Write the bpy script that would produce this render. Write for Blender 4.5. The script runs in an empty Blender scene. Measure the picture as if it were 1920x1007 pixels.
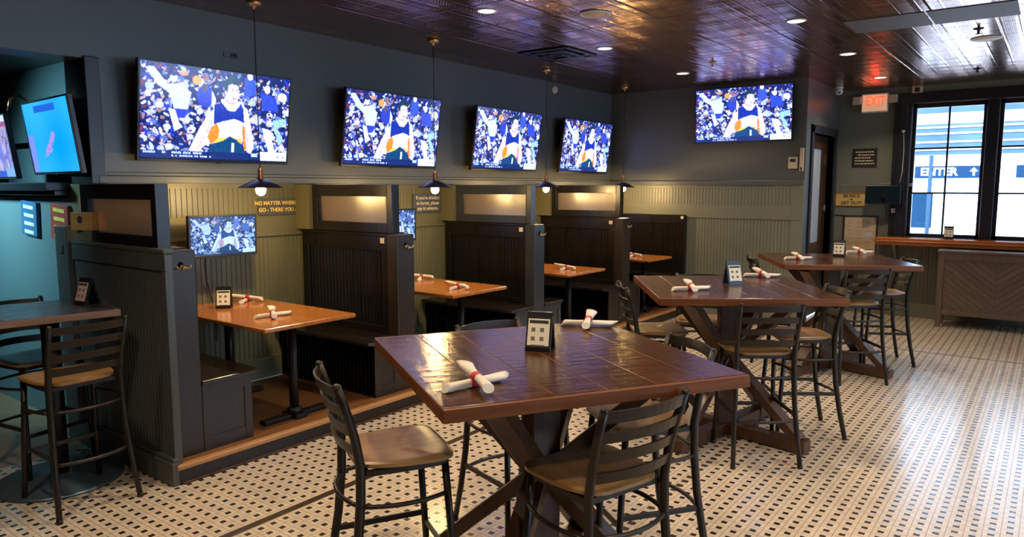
import bpy, bmesh, math, random
import numpy as np
from mathutils import Vector, Matrix
random.seed(7)
R = math.radians
sc = bpy.context.scene
COL = sc.collection

# ------------------------------------------------------------------ helpers
class MB:
    """collects shapes into one bmesh"""
    def __init__(s): s.b = bmesh.new()
    def _add(s, verts, faces, M=None):
        vs = [s.b.verts.new((M @ Vector(v)) if M else v) for v in verts]
        for f in faces:
            try: s.b.faces.new([vs[i] for i in f])
            except ValueError: pass
        return vs
    def box(s, x0, x1, y0, y1, z0, z1, bev=0.0, M=None, seg=2):
        t = bmesh.new()
        v = [t.verts.new(p) for p in ((x0,y0,z0),(x1,y0,z0),(x1,y1,z0),(x0,y1,z0),(x0,y0,z1),(x1,y0,z1),(x1,y1,z1),(x0,y1,z1))]
        for f in ((0,3,2,1),(4,5,6,7),(0,1,5,4),(1,2,6,5),(2,3,7,6),(3,0,4,7)): t.faces.new([v[i] for i in f])
        if bev > 0: bmesh.ops.bevel(t, geom=list(t.edges), offset=bev, segments=seg, affect='EDGES', profile=0.5)
        if M: bmesh.ops.transform(t, matrix=M, verts=t.verts)
        s.merge(t); return s
    def merge(s, t):
        t.verts.index_update()
        vs = [s.b.verts.new(v.co) for v in t.verts]
        for f in t.faces:
            try:
                nf = s.b.faces.new([vs[v.index] for v in f.verts]); nf.smooth = f.smooth
            except ValueError: pass
        t.free()
    def bar(s, p, q, w, h, up=(0,0,1), bev=0.0, ext=0.0):
        """rectangular beam from p to q, width w sideways, h along up"""
        p, q = Vector(p), Vector(q); d = (q-p); L = d.length; d.normalize()
        side = d.cross(Vector(up)).normalized(); u = side.cross(d).normalized()
        M = Matrix((( d.x, side.x, u.x, p.x),(d.y, side.y, u.y, p.y),(d.z, side.z, u.z, p.z),(0,0,0,1)))
        return s.box(-ext, L+ext, -w/2, w/2, -h/2, h/2, bev, M)
    def tube(s, pts, r, n=8, cap=True, smooth=True, sx=1.0, sy=1.0):
        pts = [Vector(p) for p in pts]; k = len(pts)
        rs = r if isinstance(r, (list, tuple)) else [r]*k
        T = []
        for i in range(k):
            a = pts[max(i-1,0)]; b = pts[min(i+1,k-1)]; T.append((b-a).normalized())
        ref = Vector((0,0,1)) if abs(T[0].z) < .9 else Vector((1,0,0))
        N = (ref - T[0]*ref.dot(T[0])).normalized(); rings = []
        for i in range(k):
            N = (N - T[i]*N.dot(T[i])).normalized(); B = T[i].cross(N)
            rings.append([s.b.verts.new(pts[i] + (N*math.cos(2*math.pi*j/n+math.pi/n)*sx + B*math.sin(2*math.pi*j/n+math.pi/n)*sy)*rs[i]) for j in range(n)])
        for i in range(k-1):
            for j in range(n):
                f = s.b.faces.new([rings[i][j], rings[i][(j+1)%n], rings[i+1][(j+1)%n], rings[i+1][j]]); f.smooth = smooth
        if cap:
            s.b.faces.new(list(reversed(rings[0]))); s.b.faces.new(rings[-1])
        return s
    def lathe(s, prof, n=24, c=(0,0,0), smooth=True, M=None):
        rings = []
        for (r, z) in prof:
            ring = []
            for j in range(n):
                a = 2*math.pi*j/n
                p = Vector((c[0]+r*math.cos(a), c[1]+r*math.sin(a), c[2]+z))
                ring.append(s.b.verts.new(M @ p if M else p))
            rings.append(ring)
        for i in range(len(prof)-1):
            for j in range(n):
                f = s.b.faces.new([rings[i][j], rings[i][(j+1)%n], rings[i+1][(j+1)%n], rings[i+1][j]]); f.smooth = smooth
        if prof[0][0] > 1e-5: s.b.faces.new(list(reversed(rings[0])))
        if prof[-1][0] > 1e-5: s.b.faces.new(rings[-1])
        return s
    def prism(s, poly, z0, z1, M=None, bev=0.0):
        t = bmesh.new()
        a = [t.verts.new((p[0], p[1], z0)) for p in poly]; b = [t.verts.new((p[0], p[1], z1)) for p in poly]
        t.faces.new(list(reversed(a))); t.faces.new(b); n = len(poly)
        for i in range(n): t.faces.new([a[i], a[(i+1)%n], b[(i+1)%n], b[i]])
        bmesh.ops.recalc_face_normals(t, faces=t.faces)
        if bev > 0:
            ed = [e for e in t.edges if abs(e.verts[0].co.z-e.verts[1].co.z) < 1e-6]
            bmesh.ops.bevel(t, geom=ed, offset=bev, segments=2, affect='EDGES', profile=0.5)
        if M: bmesh.ops.transform(t, matrix=M, verts=t.verts)
        s.merge(t); return s
    def bead(s, O, U, W, Nn, w, h, pitch=0.046, g=0.011, d=0.006, th=0.012):
        """beadboard: origin O, width dir U, up dir W, outward Nn"""
        O, U, W, Nn = Vector(O), Vector(U), Vector(W), Vector(Nn)
        prof = [(0,0)]; x = pitch/2
        while x < w-g:
            prof += [(x-g/2,0),(x-g/4,-d),(x+g/4,-d),(x+g/2,0)]; x += pitch
        prof += [(w,0)]
        lo = [s.b.verts.new(O+U*a+Nn*b) for a,b in prof]; hi = [s.b.verts.new(O+U*a+Nn*b+W*h) for a,b in prof]
        for i in range(len(prof)-1):
            s.b.faces.new([lo[i], lo[i+1], hi[i+1], hi[i]])
        # thin backing so it is a solid board
        c = [O-Nn*th, O+U*w-Nn*th, O+U*w-Nn*th+W*h, O-Nn*th+W*h]
        cv = [s.b.verts.new(p) for p in c]
        s.b.faces.new([cv[3], cv[2], cv[1], cv[0]])
        s.b.faces.new([lo[0], hi[0], cv[3], cv[0]]); s.b.faces.new([lo[-1], cv[1], cv[2], hi[-1]])
        return s
    def build(s, name, mat, parent=None, fixn=True, world=False):
        if fixn: bmesh.ops.recalc_face_normals(s.b, faces=s.b.faces)
        me = bpy.data.meshes.new(name); s.b.to_mesh(me); s.b.free()
        o = bpy.data.objects.new(name, me); COL.objects.link(o)
        for m in (mat if isinstance(mat, (list, tuple)) else [mat]): me.materials.append(m)
        if parent is not None: adopt(o, parent, world)
        return o
def adopt(o, parent, world=False):
    o.parent = parent
    if world:
        l, r, _ = parent.matrix_basis.decompose()
        M = Matrix.LocRotScale(l, r, None)
        o.matrix_parent_inverse = M.inverted()
def setm(o, loc, rz=0.0):
    o.location = loc; o.rotation_euler = (0, 0, rz)
    return o
def tag(o, label=None, cat=None, group=None, kind=None):
    if label: o['label'] = label
    if cat: o['category'] = cat
    if group: o['group'] = group
    if kind: o['kind'] = kind
    return o
def thing(name, label, cat, loc=(0,0,0), rz=0.0, group=None):
    o = bpy.data.objects.new(name, None); COL.objects.link(o); o.empty_display_size = .05
    o.location = loc; o.rotation_euler = (0, 0, rz)
    o.matrix_basis = Matrix.Translation(loc) @ Matrix.Rotation(rz, 4, 'Z')
    return tag(o, label, cat, group)
def struct(o): return tag(o, kind='structure')
def copy_tree(o, parent=None):
    c = o.copy(); COL.objects.link(c)
    if parent is not None: c.parent = parent
    for ch in [k for k in bpy.data.objects if k.parent == o]: copy_tree(ch, c)
    return c
def text(name, body, size, mat, parent, M, extrude=.0012, align='CENTER', spacing=1.0, bold=0.0):
    cu = bpy.data.curves.new(name, 'FONT'); cu.body = body; cu.size = size; cu.extrude = extrude
    cu.align_x = align; cu.align_y = 'CENTER'; cu.space_line = spacing; cu.offset = bold; cu.resolution_u = 3
    t = bpy.data.objects.new(name, cu); COL.objects.link(t)
    dg = bpy.context.evaluated_depsgraph_get(); dg.update()
    me = bpy.data.meshes.new_from_object(t.evaluated_get(dg))
    bpy.data.objects.remove(t); bpy.data.curves.remove(cu)
    me.transform(M); me.materials.clear(); me.materials.append(mat); me.name = name
    o = bpy.data.objects.new(name, me); COL.objects.link(o)
    if parent is not None: o.parent = parent
    return o
def frame(O, U, V):
    """matrix taking local x->U, y->V, z->UxV at O"""
    U, V, O = Vector(U).normalized(), Vector(V).normalized(), Vector(O); N = U.cross(V)
    return Matrix(((U.x,V.x,N.x,O.x),(U.y,V.y,N.y,O.y),(U.z,V.z,N.z,O.z),(0,0,0,1)))

# ------------------------------------------------------------------ materials
class NT:
    def __init__(s, name):
        s.m = bpy.data.materials.new(name); s.m.use_nodes = True; s.t = s.m.node_tree; s.n = s.t.nodes; s.l = s.t.links
        s.p = s.n['Principled BSDF']; s.out = s.n['Material Output']
    def new(s, t, **k):
        n = s.n.new(t)
        for a, v in k.items(): setattr(n, a, v)
        return n
    def put(s, sock, v):
        if isinstance(v, bpy.types.NodeSocket): s.l.new(v, sock)
        elif v is not None:
            if sock.type == 'RGBA' and len(v) == 3: v = (*v, 1)
            sock.default_value = v
    def math(s, op, a, b=None, c=None):
        n = s.new('ShaderNodeMath', operation=op); s.put(n.inputs[0], a)
        if b is not None: s.put(n.inputs[1], b)
        if c is not None: s.put(n.inputs[2], c)
        return n.outputs[0]
    def coord(s, kind='Object'): return s.new('ShaderNodeTexCoord').outputs[kind]
    def sep(s, v):
        n = s.new('ShaderNodeSeparateXYZ'); s.l.new(v, n.inputs[0]); return n.outputs
    def mapv(s, v, sc_=(1,1,1), rot=(0,0,0)):
        n = s.new('ShaderNodeMapping'); s.l.new(v, n.inputs[0]); n.inputs['Scale'].default_value = sc_; n.inputs['Rotation'].default_value = rot; return n.outputs[0]
    def noise(s, v, scale, detail=4, rough=.6, dist=0.0):
        n = s.new('ShaderNodeTexNoise'); s.l.new(v, n.inputs['Vector']); n.inputs['Scale'].default_value = scale
        n.inputs['Detail'].default_value = detail; n.inputs['Roughness'].default_value = rough; n.inputs['Distortion'].default_value = dist
        return n.outputs[0]
    def ramp(s, f, stops):
        n = s.new('ShaderNodeValToRGB'); s.l.new(f, n.inputs[0]); e = n.color_ramp.elements
        e[0].position, e[0].color = stops[0][0], (*stops[0][1], 1); e[1].position, e[1].color = stops[-1][0], (*stops[-1][1], 1)
        for p, c in stops[1:-1]:
            k = e.new(p); k.color = (*c, 1)
        return n.outputs[0]
    def mix(s, f, a, b, mode='MIX'):
        n = s.new('ShaderNodeMix', data_type='RGBA', blend_type=mode); s.put(n.inputs[0], f); s.put(n.inputs[6], a); s.put(n.inputs[7], b); return n.outputs[2]
    def bump(s, h, strength=.3, dist=.01):
        n = s.new('ShaderNodeBump'); s.l.new(h, n.inputs['Height']); n.inputs['Strength'].default_value = strength; n.inputs['Distance'].default_value = dist
        s.l.new(n.outputs[0], s.p.inputs['Normal']); return n
    def set(s, **k):
        for a, v in k.items():
            s.put(s.p.inputs[a.replace('_', ' ')], v)
        return s
def flat(name, c, rough=.5, metal=0.0, var=.12, scale=6, spec=.5, bump=0.0):
    n = NT(name); co = n.coord(); f = n.noise(co, scale, 3)
    c2 = n.mix(f, tuple(x*(1-var) for x in c), tuple(min(1, x*(1+var)) for x in c))
    n.set(Base_Color=c2, Roughness=rough, Metallic=metal); n.p.inputs['Specular IOR Level'].default_value = spec
    if bump: n.bump(n.noise(co, scale*12, 2), bump, .002)
    return n.m
def emit(name, c, s, base=(0.02,0.02,0.02)):
    n = NT(name); n.set(Base_Color=base, Roughness=.4, Emission_Color=c, Emission_Strength=s); return n.m
def wood(name, c0, c1, rough=.35, axis=0, scale=3.0, bump=.08, spec=.5, coat=0.0, blotch=0.3):
    n = NT(name); co = n.coord(); s3 = [9, 9, 9]; s3[axis] = .7
    v = n.mapv(co, tuple(s3)); f = n.noise(v, scale, 6, .65, .6)
    big = n.noise(n.mapv(co, tuple(.35*x for x in s3)), scale, 2)
    col = n.ramp(f, [(.28, c0), (.72, c1)])
    col = n.mix(n.math('MULTIPLY', big, blotch), col, tuple(x*.55 for x in c0))
    n.set(Base_Color=col, Roughness=n.math('MULTIPLY_ADD', f, .18, rough-.09)); n.p.inputs['Specular IOR Level'].default_value = spec
    if coat: n.p.inputs['Coat Weight'].default_value = coat; n.p.inputs['Coat Roughness'].default_value = .12
    n.bump(f, bump, .004)
    return n.m

M = {}
M['wall'] = flat('slate_wall_paint', (.090,.098,.096), .36, var=.10, scale=1.5, bump=.05)
M['olive'] = flat('olive_panel_paint', (.150,.138,.070), .42, var=.06, scale=2)
M['rail'] = flat('slate_trim_paint', (.085,.095,.096), .4, var=.06, scale=2)
M['olivewall'] = flat('olive_wall_paint', (.165,.168,.128), .42, var=.08, scale=1.5, bump=.04)
M['teal'] = flat('teal_wall_paint', (.085,.135,.145), .45, var=.08, scale=2)
M['black'] = wood('black_stained_wood', (.0045,.0035,.003), (.012,.0085,.007), .30, 2, 3, .05)
M['endblue'] = flat('blue_grey_panel_paint', (.062,.068,.066), .42, var=.12, scale=3)
M['navy'] = flat('navy_trim_paint', (.010,.012,.020), .35, var=.1)
M['bench'] = wood('dark_bench_wood', (.016,.0105,.0075), (.032,.022,.016), .36, 2, 3, .05)
M['seatblack'] = wood('black_bench_seat', (.008,.006,.005), (.020,.014,.011), .25, 1, 3, .05)
M['metal'] = flat('dark_bronze_metal', (.020,.0145,.0105), .36, .4, .15, 20)
M['iron'] = flat('black_iron', (.016,.016,.017), .38, .5, .1, 20)
M['blackplastic'] = flat('black_plastic', (.010,.010,.012), .35, 0, .05)
M['brass'] = flat('aged_brass', (.55,.38,.18), .3, 1.0, .1, 20)
M['copper'] = flat('worn_copper', (.30,.15,.07), .3, 1.0, .2, 20)
M['chrome'] = flat('steel', (.5,.5,.5), .25, 1.0, .05)
M['seat'] = wood('weathered_seat_wood', (.16,.077,.026), (.43,.235,.083), .34, 1, 2.6, .06)
M['deck'] = wood('deck_wood', (.11,.044,.015), (.26,.11,.038), .35, 0, 3, .08)
M['nosing'] = wood('oak_nosing', (.32,.15,.055), (.55,.28,.11), .3, 0, 3, .05)
M['boothtop'] = wood('honey_table_wood', (.33,.105,.018), (.56,.21,.045), .22, 1, 2.2, .03, coat=.4, blotch=.25)
M['ledge'] = wood('red_oak_ledge', (.42,.11,.025), (.62,.20,.05), .2, 1, 2, .03, coat=.5)
M['cabinet'] = wood('weathered_brown_wood', (.085,.052,.035), (.17,.11,.075), .5, 2, 3, .1)
M['chev'] = M['cabinet']
M['leg'] = wood('walnut_leg_wood', (.036,.013,.005), (.105,.041,.015), .33, 2, 2.4, .08)
M['edge'] = wood('red_brown_table_edge', (.085,.022,.0035), (.22,.066,.011), .38, 0, 3, .06, spec=.3)
M['lam'] = wood('dark_bar_laminate', (.030,.026,.030), (.055,.046,.048), .28, 0, 3, .03)
M['lamedge'] = wood('oak_bar_edge', (.13,.06,.025), (.24,.12,.055), .4, 0, 3, .04)
M['linen'] = flat('white_linen', (.64,.57,.49), .85, 0, .05, 40, .2, .25)
M['red'] = flat('red_paper_band', (.45,.015,.03), .6, 0, .1)
M['white'] = flat('white_plastic', (.75,.72,.66), .45, 0, .03)
M['cream'] = flat('cream_plastic', (.62,.52,.36), .5, 0, .04)
M['card'] = flat('cream_card', (.78,.68,.50), .6, 0, .08, 30)
M['ink'] = flat('dark_ink', (.02,.018,.016), .7)
M['signgrey'] = flat('grey_sign_board', (.075,.080,.080), .6, 0, .15, 12)
M['yellow'] = flat('yellow_sign_paint', (.82,.55,.08), .6)
M['palegold'] = flat('pale_gold_sign_paint', (.72,.62,.40), .6)
M['signgold'] = wood('gold_sign_board', (.62,.44,.14), (.80,.60,.22), .5, 1, 3, .02)
M['signblue'] = flat('blue_sign_board', (.02,.10,.22), .5, 0, .2, 20)
M['signred'] = flat('red_sign_board', (.30,.035,.02), .5, 0, .2, 20)
M['signdark'] = flat('dark_brown_sign_board', (.020,.014,.012), .45)
M['plaque'] = wood('pale_poster_wood', (.50,.34,.20), (.70,.52,.34), .6, 1, 3, .03)
M['boxwood'] = wood('orange_box_wood', (.55,.25,.05), (.75,.40,.10), .5, 1, 3, .04)
M['doorwood'] = wood('dark_door_wood', (.040,.018,.010), (.085,.040,.020), .3, 2, 3, .05)
M['shade'] = flat('navy_enamel_shade', (.025,.028,.045), .3, .6, .1)
M['concrete'] = flat('pale_exterior_paint', (.80,.82,.85), .8, 0, .08, .7)
M['louver'] = flat('blue_grey_cladding', (.055,.095,.16), .8, 0, .45, 1.2, spec=.1)
M['asphalt'] = flat('pale_pavement', (.62,.63,.66), .9, 0, .15, .8)
M['signface'] = flat('blue_road_sign', (.010,.032,.075), .8, spec=.05)
M['van'] = flat('white_van_paint', (.85,.86,.88), .3)
M['vanglass'] = flat('dark_blue_vehicle_glass', (.010,.035,.075), .1)
M['tyre'] = flat('tyre_rubber', (.03,.03,.035), .8)
M['redneon'] = emit('exit_letter_glow', (1,.13,.05), 1.25, (.3,.02,.01))
M['exitface'] = emit('exit_sign_face', (1,.50,.28), .50, (.7,.5,.35))
M['bulb'] = emit('filament_bulb', (1,.66,.26), 140)
M['lens'] = emit('downlight_lens', (1,.86,.62), 7)
M['woodfloor'] = wood('tan_plank_floor', (.22,.13,.07), (.38,.25,.15), .4, 0, 2, .05)

def tabletop_mat():
    n = NT('glossy_walnut_planks'); co = n.coord(); s = n.sep(co)
    plank = n.math('FLOOR', n.math('DIVIDE', n.math('ADD', s[0], .62), .20667))
    v = n.new('ShaderNodeCombineXYZ'); n.l.new(n.math('ADD', n.math('MULTIPLY', s[0], 9), n.math('MULTIPLY', plank, 7.3)), v.inputs[0])
    n.l.new(n.math('MULTIPLY', s[1], 1.1), v.inputs[1]); n.l.new(n.math('MULTIPLY', s[2], 4), v.inputs[2])
    f = n.noise(v.outputs[0], 2.4, 6, .65, .8)
    wn = n.new('ShaderNodeTexWhiteNoise', noise_dimensions='1D'); n.l.new(plank, wn.inputs['W'])
    c = n.ramp(f, [(.25, (.020,.0062,.0018)), (.55, (.068,.0220,.0055)), (.8, (.125,.045,.011))])
    c = n.mix(n.math('MULTIPLY', wn.outputs[0], .45), c, (.022,.008,.004))
    scuff = n.noise(co, 38, 5, .7); c = n.mix(n.math('MULTIPLY', n.math('GREATER_THAN', scuff, .73), .5), c, (.20,.11,.06))
    sm = n.math('GREATER_THAN', n.math('ABSOLUTE', n.math('SUBTRACT', n.math('FRACT', n.math('DIVIDE', n.math('ADD', s[0], .62), .20667)), .5)), .487)
    c = n.mix(n.math('MULTIPLY', n.math('MULTIPLY', sm, .75), n.noise(co, 9, 3)), c, (.26,.15,.07))
    n.set(Base_Color=c, Roughness=n.math('MULTIPLY_ADD', f, .16, .12)); n.p.inputs['Specular IOR Level'].default_value = .45
    b = n.math('ADD', n.math('MULTIPLY', f, 1.0), n.math('MULTIPLY', n.noise(n.mapv(co, (1,6,1)), 5, 3), 1.6))
    n.bump(b, .10, .012); return n.m
M['top'] = tabletop_mat()

def floor_mat():
    n = NT('basketweave_mosaic_floor'); co = n.coord(); s = n.sep(co); P = .0795
    def cell(x, off): return n.math('SUBTRACT', n.math('FRACT', n.math('DIVIDE', n.math('ADD', x, off), P)), .5)
    u, w = cell(s[0], .017), cell(s[1], .035); au, aw = n.math('ABSOLUTE', u), n.math('ABSOLUTE', w)
    dot = n.math('LESS_THAN', n.math('MAXIMUM', au, aw), .195)
    cellg = n.math('GREATER_THAN', n.math('MAXIMUM', au, aw), .475)
    def band(x, c, h): return n.math('LESS_THAN', n.math('ABSOLUTE', n.math('SUBTRACT', x, c)), h)
    pin = n.math('ADD', n.math('MULTIPLY', band(u, .165, .016), n.math('GREATER_THAN', w, -.16)),
                 n.math('MULTIPLY', band(u, -.165, .016), n.math('LESS_THAN', w, .16)))
    pin = n.math('ADD', pin, n.math('MULTIPLY', band(w, -.165, .016), n.math('GREATER_THAN', u, -.16)))
    pin = n.math('ADD', pin, n.math('MULTIPLY', band(w, .165, .016), n.math('LESS_THAN', u, .16)))
    pin = n.math('MINIMUM', pin, 1.0)
    cu, cw = n.math('FLOOR', n.math('DIVIDE', n.math('ADD', s[0], .017), P/2)), n.math('FLOOR', n.math('DIVIDE', n.math('ADD', s[1], .035), P/2))
    cv = n.new('ShaderNodeCombineXYZ'); n.l.new(cu, cv.inputs[0]); n.l.new(cw, cv.inputs[1])
    wn = n.new('ShaderNodeTexWhiteNoise', noise_dimensions='2D'); n.l.new(cv.outputs[0], wn.inputs['Vector'])
    dirt = n.noise(co, .9, 4)
    tile = n.mix(wn.outputs[0], (.53,.43,.335), (.60,.50,.40)); tile = n.mix(n.math('MULTIPLY', dirt, .30), tile, (.46,.35,.26))
    c = n.mix(n.math('MULTIPLY', pin, .34), tile, (.17,.10,.065)); c = n.mix(n.math('MULTIPLY', cellg, .66), c, (.12,.065,.045))
    c = n.mix(dot, c, (.020,.014,.012))
    st = n.math('LESS_THAN', n.math('ABSOLUTE', n.math('SUBTRACT', s[1], 3.415)), .028); c = n.mix(st, c, (.045,.026,.018))
    bd = n.math('MULTIPLY', n.math('LESS_THAN', n.math('ABSOLUTE', n.math('SUBTRACT', s[0], 9.15)), .016), n.math('LESS_THAN', s[1], 2.0)); c = n.mix(bd, c, (.10,.085,.08))
    seam = n.math('MULTIPLY', n.math('LESS_THAN', n.math('ABSOLUTE', n.math('SUBTRACT', s[1], 1.765)), .018), n.math('LESS_THAN', au, .28)); c = n.mix(seam, c, (.05,.032,.025))
    n.set(Base_Color=c, Roughness=n.math('MULTIPLY_ADD', wn.outputs[0], .08, .18)); n.p.inputs['Specular IOR Level'].default_value = .85
    h = n.math('SUBTRACT', 1.0, n.math('MAXIMUM', cellg, pin)); n.bump(n.math('ADD', h, n.math('MULTIPLY', wn.outputs[0], .5)), .18, .0015)
    return n.m
M['floor'] = floor_mat()

def ceiling_mat():
    n = NT('bronze_tin_ceiling'); co = n.coord(); s = n.sep(co); P = .62
    def fr(x, off, p=P): return n.math('SUBTRACT', n.math('FRACT', n.math('DIVIDE', n.math('ADD', x, off), p)), .5)
    def wave(x, p, amp): return n.math('MULTIPLY', n.math('COSINE', n.math('MULTIPLY', x, 2*math.pi/p)), amp)
    def ridge(x, p, off, wd, amp):                       # narrow embossed rib every p metres
        d = n.math('DIVIDE', n.math('SUBTRACT', .5, n.math('ABSOLUTE', fr(x, off, p))), wd/p)
        return n.math('MULTIPLY', n.math('EXPONENT', n.math('MULTIPLY', n.math('MULTIPLY', d, d), -1.0)), amp)
    u, w = fr(s[0], -.10), fr(s[1], -.275); seam = n.math('GREATER_THAN', n.math('MAXIMUM', n.math('ABSOLUTE', u), n.math('ABSOLUTE', w)), .492)
    h = n.math('ADD', ridge(s[1], P, -.275, .010, .0035), ridge(s[0], P, -.10, .007, -.003))
    h = n.math('ADD', h, n.math('ADD', ridge(s[1], P/4, -.04, .007, .0011), ridge(s[0], P/4, -.10, .007, .0008)))
    h = n.math('ADD', h, n.math('ADD', wave(s[0], P/2, .0008), wave(s[1], P/2, .0008)))
    knobs = n.math('MULTIPLY', wave(s[0], .031, .03), wave(s[1], .031, .03))
    rows = n.math('LESS_THAN', n.math('ABSOLUTE', fr(s[1], .03, P/2)), .16)
    h = n.math('ADD', h, n.math('MULTIPLY', n.math('MULTIPLY', knobs, rows), .75))
    h = n.math('ADD', h, n.math('MULTIPLY', n.noise(co, 1.6, 2), .005))
    c = n.mix(n.noise(co, 3, 3), (.21,.078,.046), (.33,.135,.085)); c = n.mix(seam, c, (.10,.04,.025))
    n.set(Base_Color=c, Roughness=.19, Metallic=.9); n.bump(h, 1.0, 1.0); return n.m
M['ceil'] = ceiling_mat()
M['plaintile'] = flat('plain_grey_ceiling_tile', (.085,.080,.078), .6)

def glass_mat():
    n = NT('window_glass'); t = n.new('ShaderNodeBsdfTransparent'); g = n.new('ShaderNodeBsdfGlossy'); g.inputs['Roughness'].default_value = .02
    f = n.new('ShaderNodeFresnel'); f.inputs['IOR'].default_value = 1.45; mx = n.new('ShaderNodeMixShader')
    t.inputs['Color'].default_value = (.95,.97,1,1)
    n.l.new(f.outputs[0], mx.inputs[0]); n.l.new(t.outputs[0], mx.inputs[1]); n.l.new(g.outputs[0], mx.inputs[2]); n.l.new(mx.outputs[0], n.out.inputs['Surface']); return n.m
M['glass'] = glass_mat()
def reeded_mat():
    n = NT('reeded_obscure_glass'); s = n.sep(n.coord())
    b = n.new('ShaderNodeBump'); b.inputs['Strength'].default_value = .35; b.inputs['Distance'].default_value = .003
    n.l.new(n.math('SINE', n.math('MULTIPLY', s[1], 420)), b.inputs['Height'])
    rf = n.new('ShaderNodeBsdfRefraction'); rf.inputs['Color'].default_value = (.84,.70,.60,1); rf.inputs['Roughness'].default_value = .38; rf.inputs['IOR'].default_value = 1.18
    df = n.new('ShaderNodeBsdfDiffuse'); df.inputs['Color'].default_value = (.46,.34,.27,1)
    gl = n.new('ShaderNodeBsdfGlossy'); gl.inputs['Roughness'].default_value = .24; gl.inputs['Color'].default_value = (.9,.9,.9,1)
    for k in (df, gl, rf): n.l.new(b.outputs[0], k.inputs['Normal'])
    m1 = n.new('ShaderNodeMixShader'); m1.inputs[0].default_value = .30; n.l.new(rf.outputs[0], m1.inputs[1]); n.l.new(df.outputs[0], m1.inputs[2])
    m2 = n.new('ShaderNodeMixShader'); m2.inputs[0].default_value = .22; n.l.new(m1.outputs[0], m2.inputs[1]); n.l.new(gl.outputs[0], m2.inputs[2])
    n.l.new(m2.outputs[0], n.out.inputs['Surface']); return n.m
M['reeded'] = reeded_mat()
def screen_mat(name, s):
    n = NT(name); a = n.new('ShaderNodeAttribute', attribute_name='picture')
    n.set(Base_Color=(.004,.004,.006), Roughness=.12, Emission_Color=n.mix(1.0, a.outputs['Color'], (.80,.92,1.5), 'MULTIPLY'), Emission_Strength=s); return n.m
M['screen'] = screen_mat('television_picture', 2.0)
M['screensmall'] = screen_mat('small_television_picture', 1.25)

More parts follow.
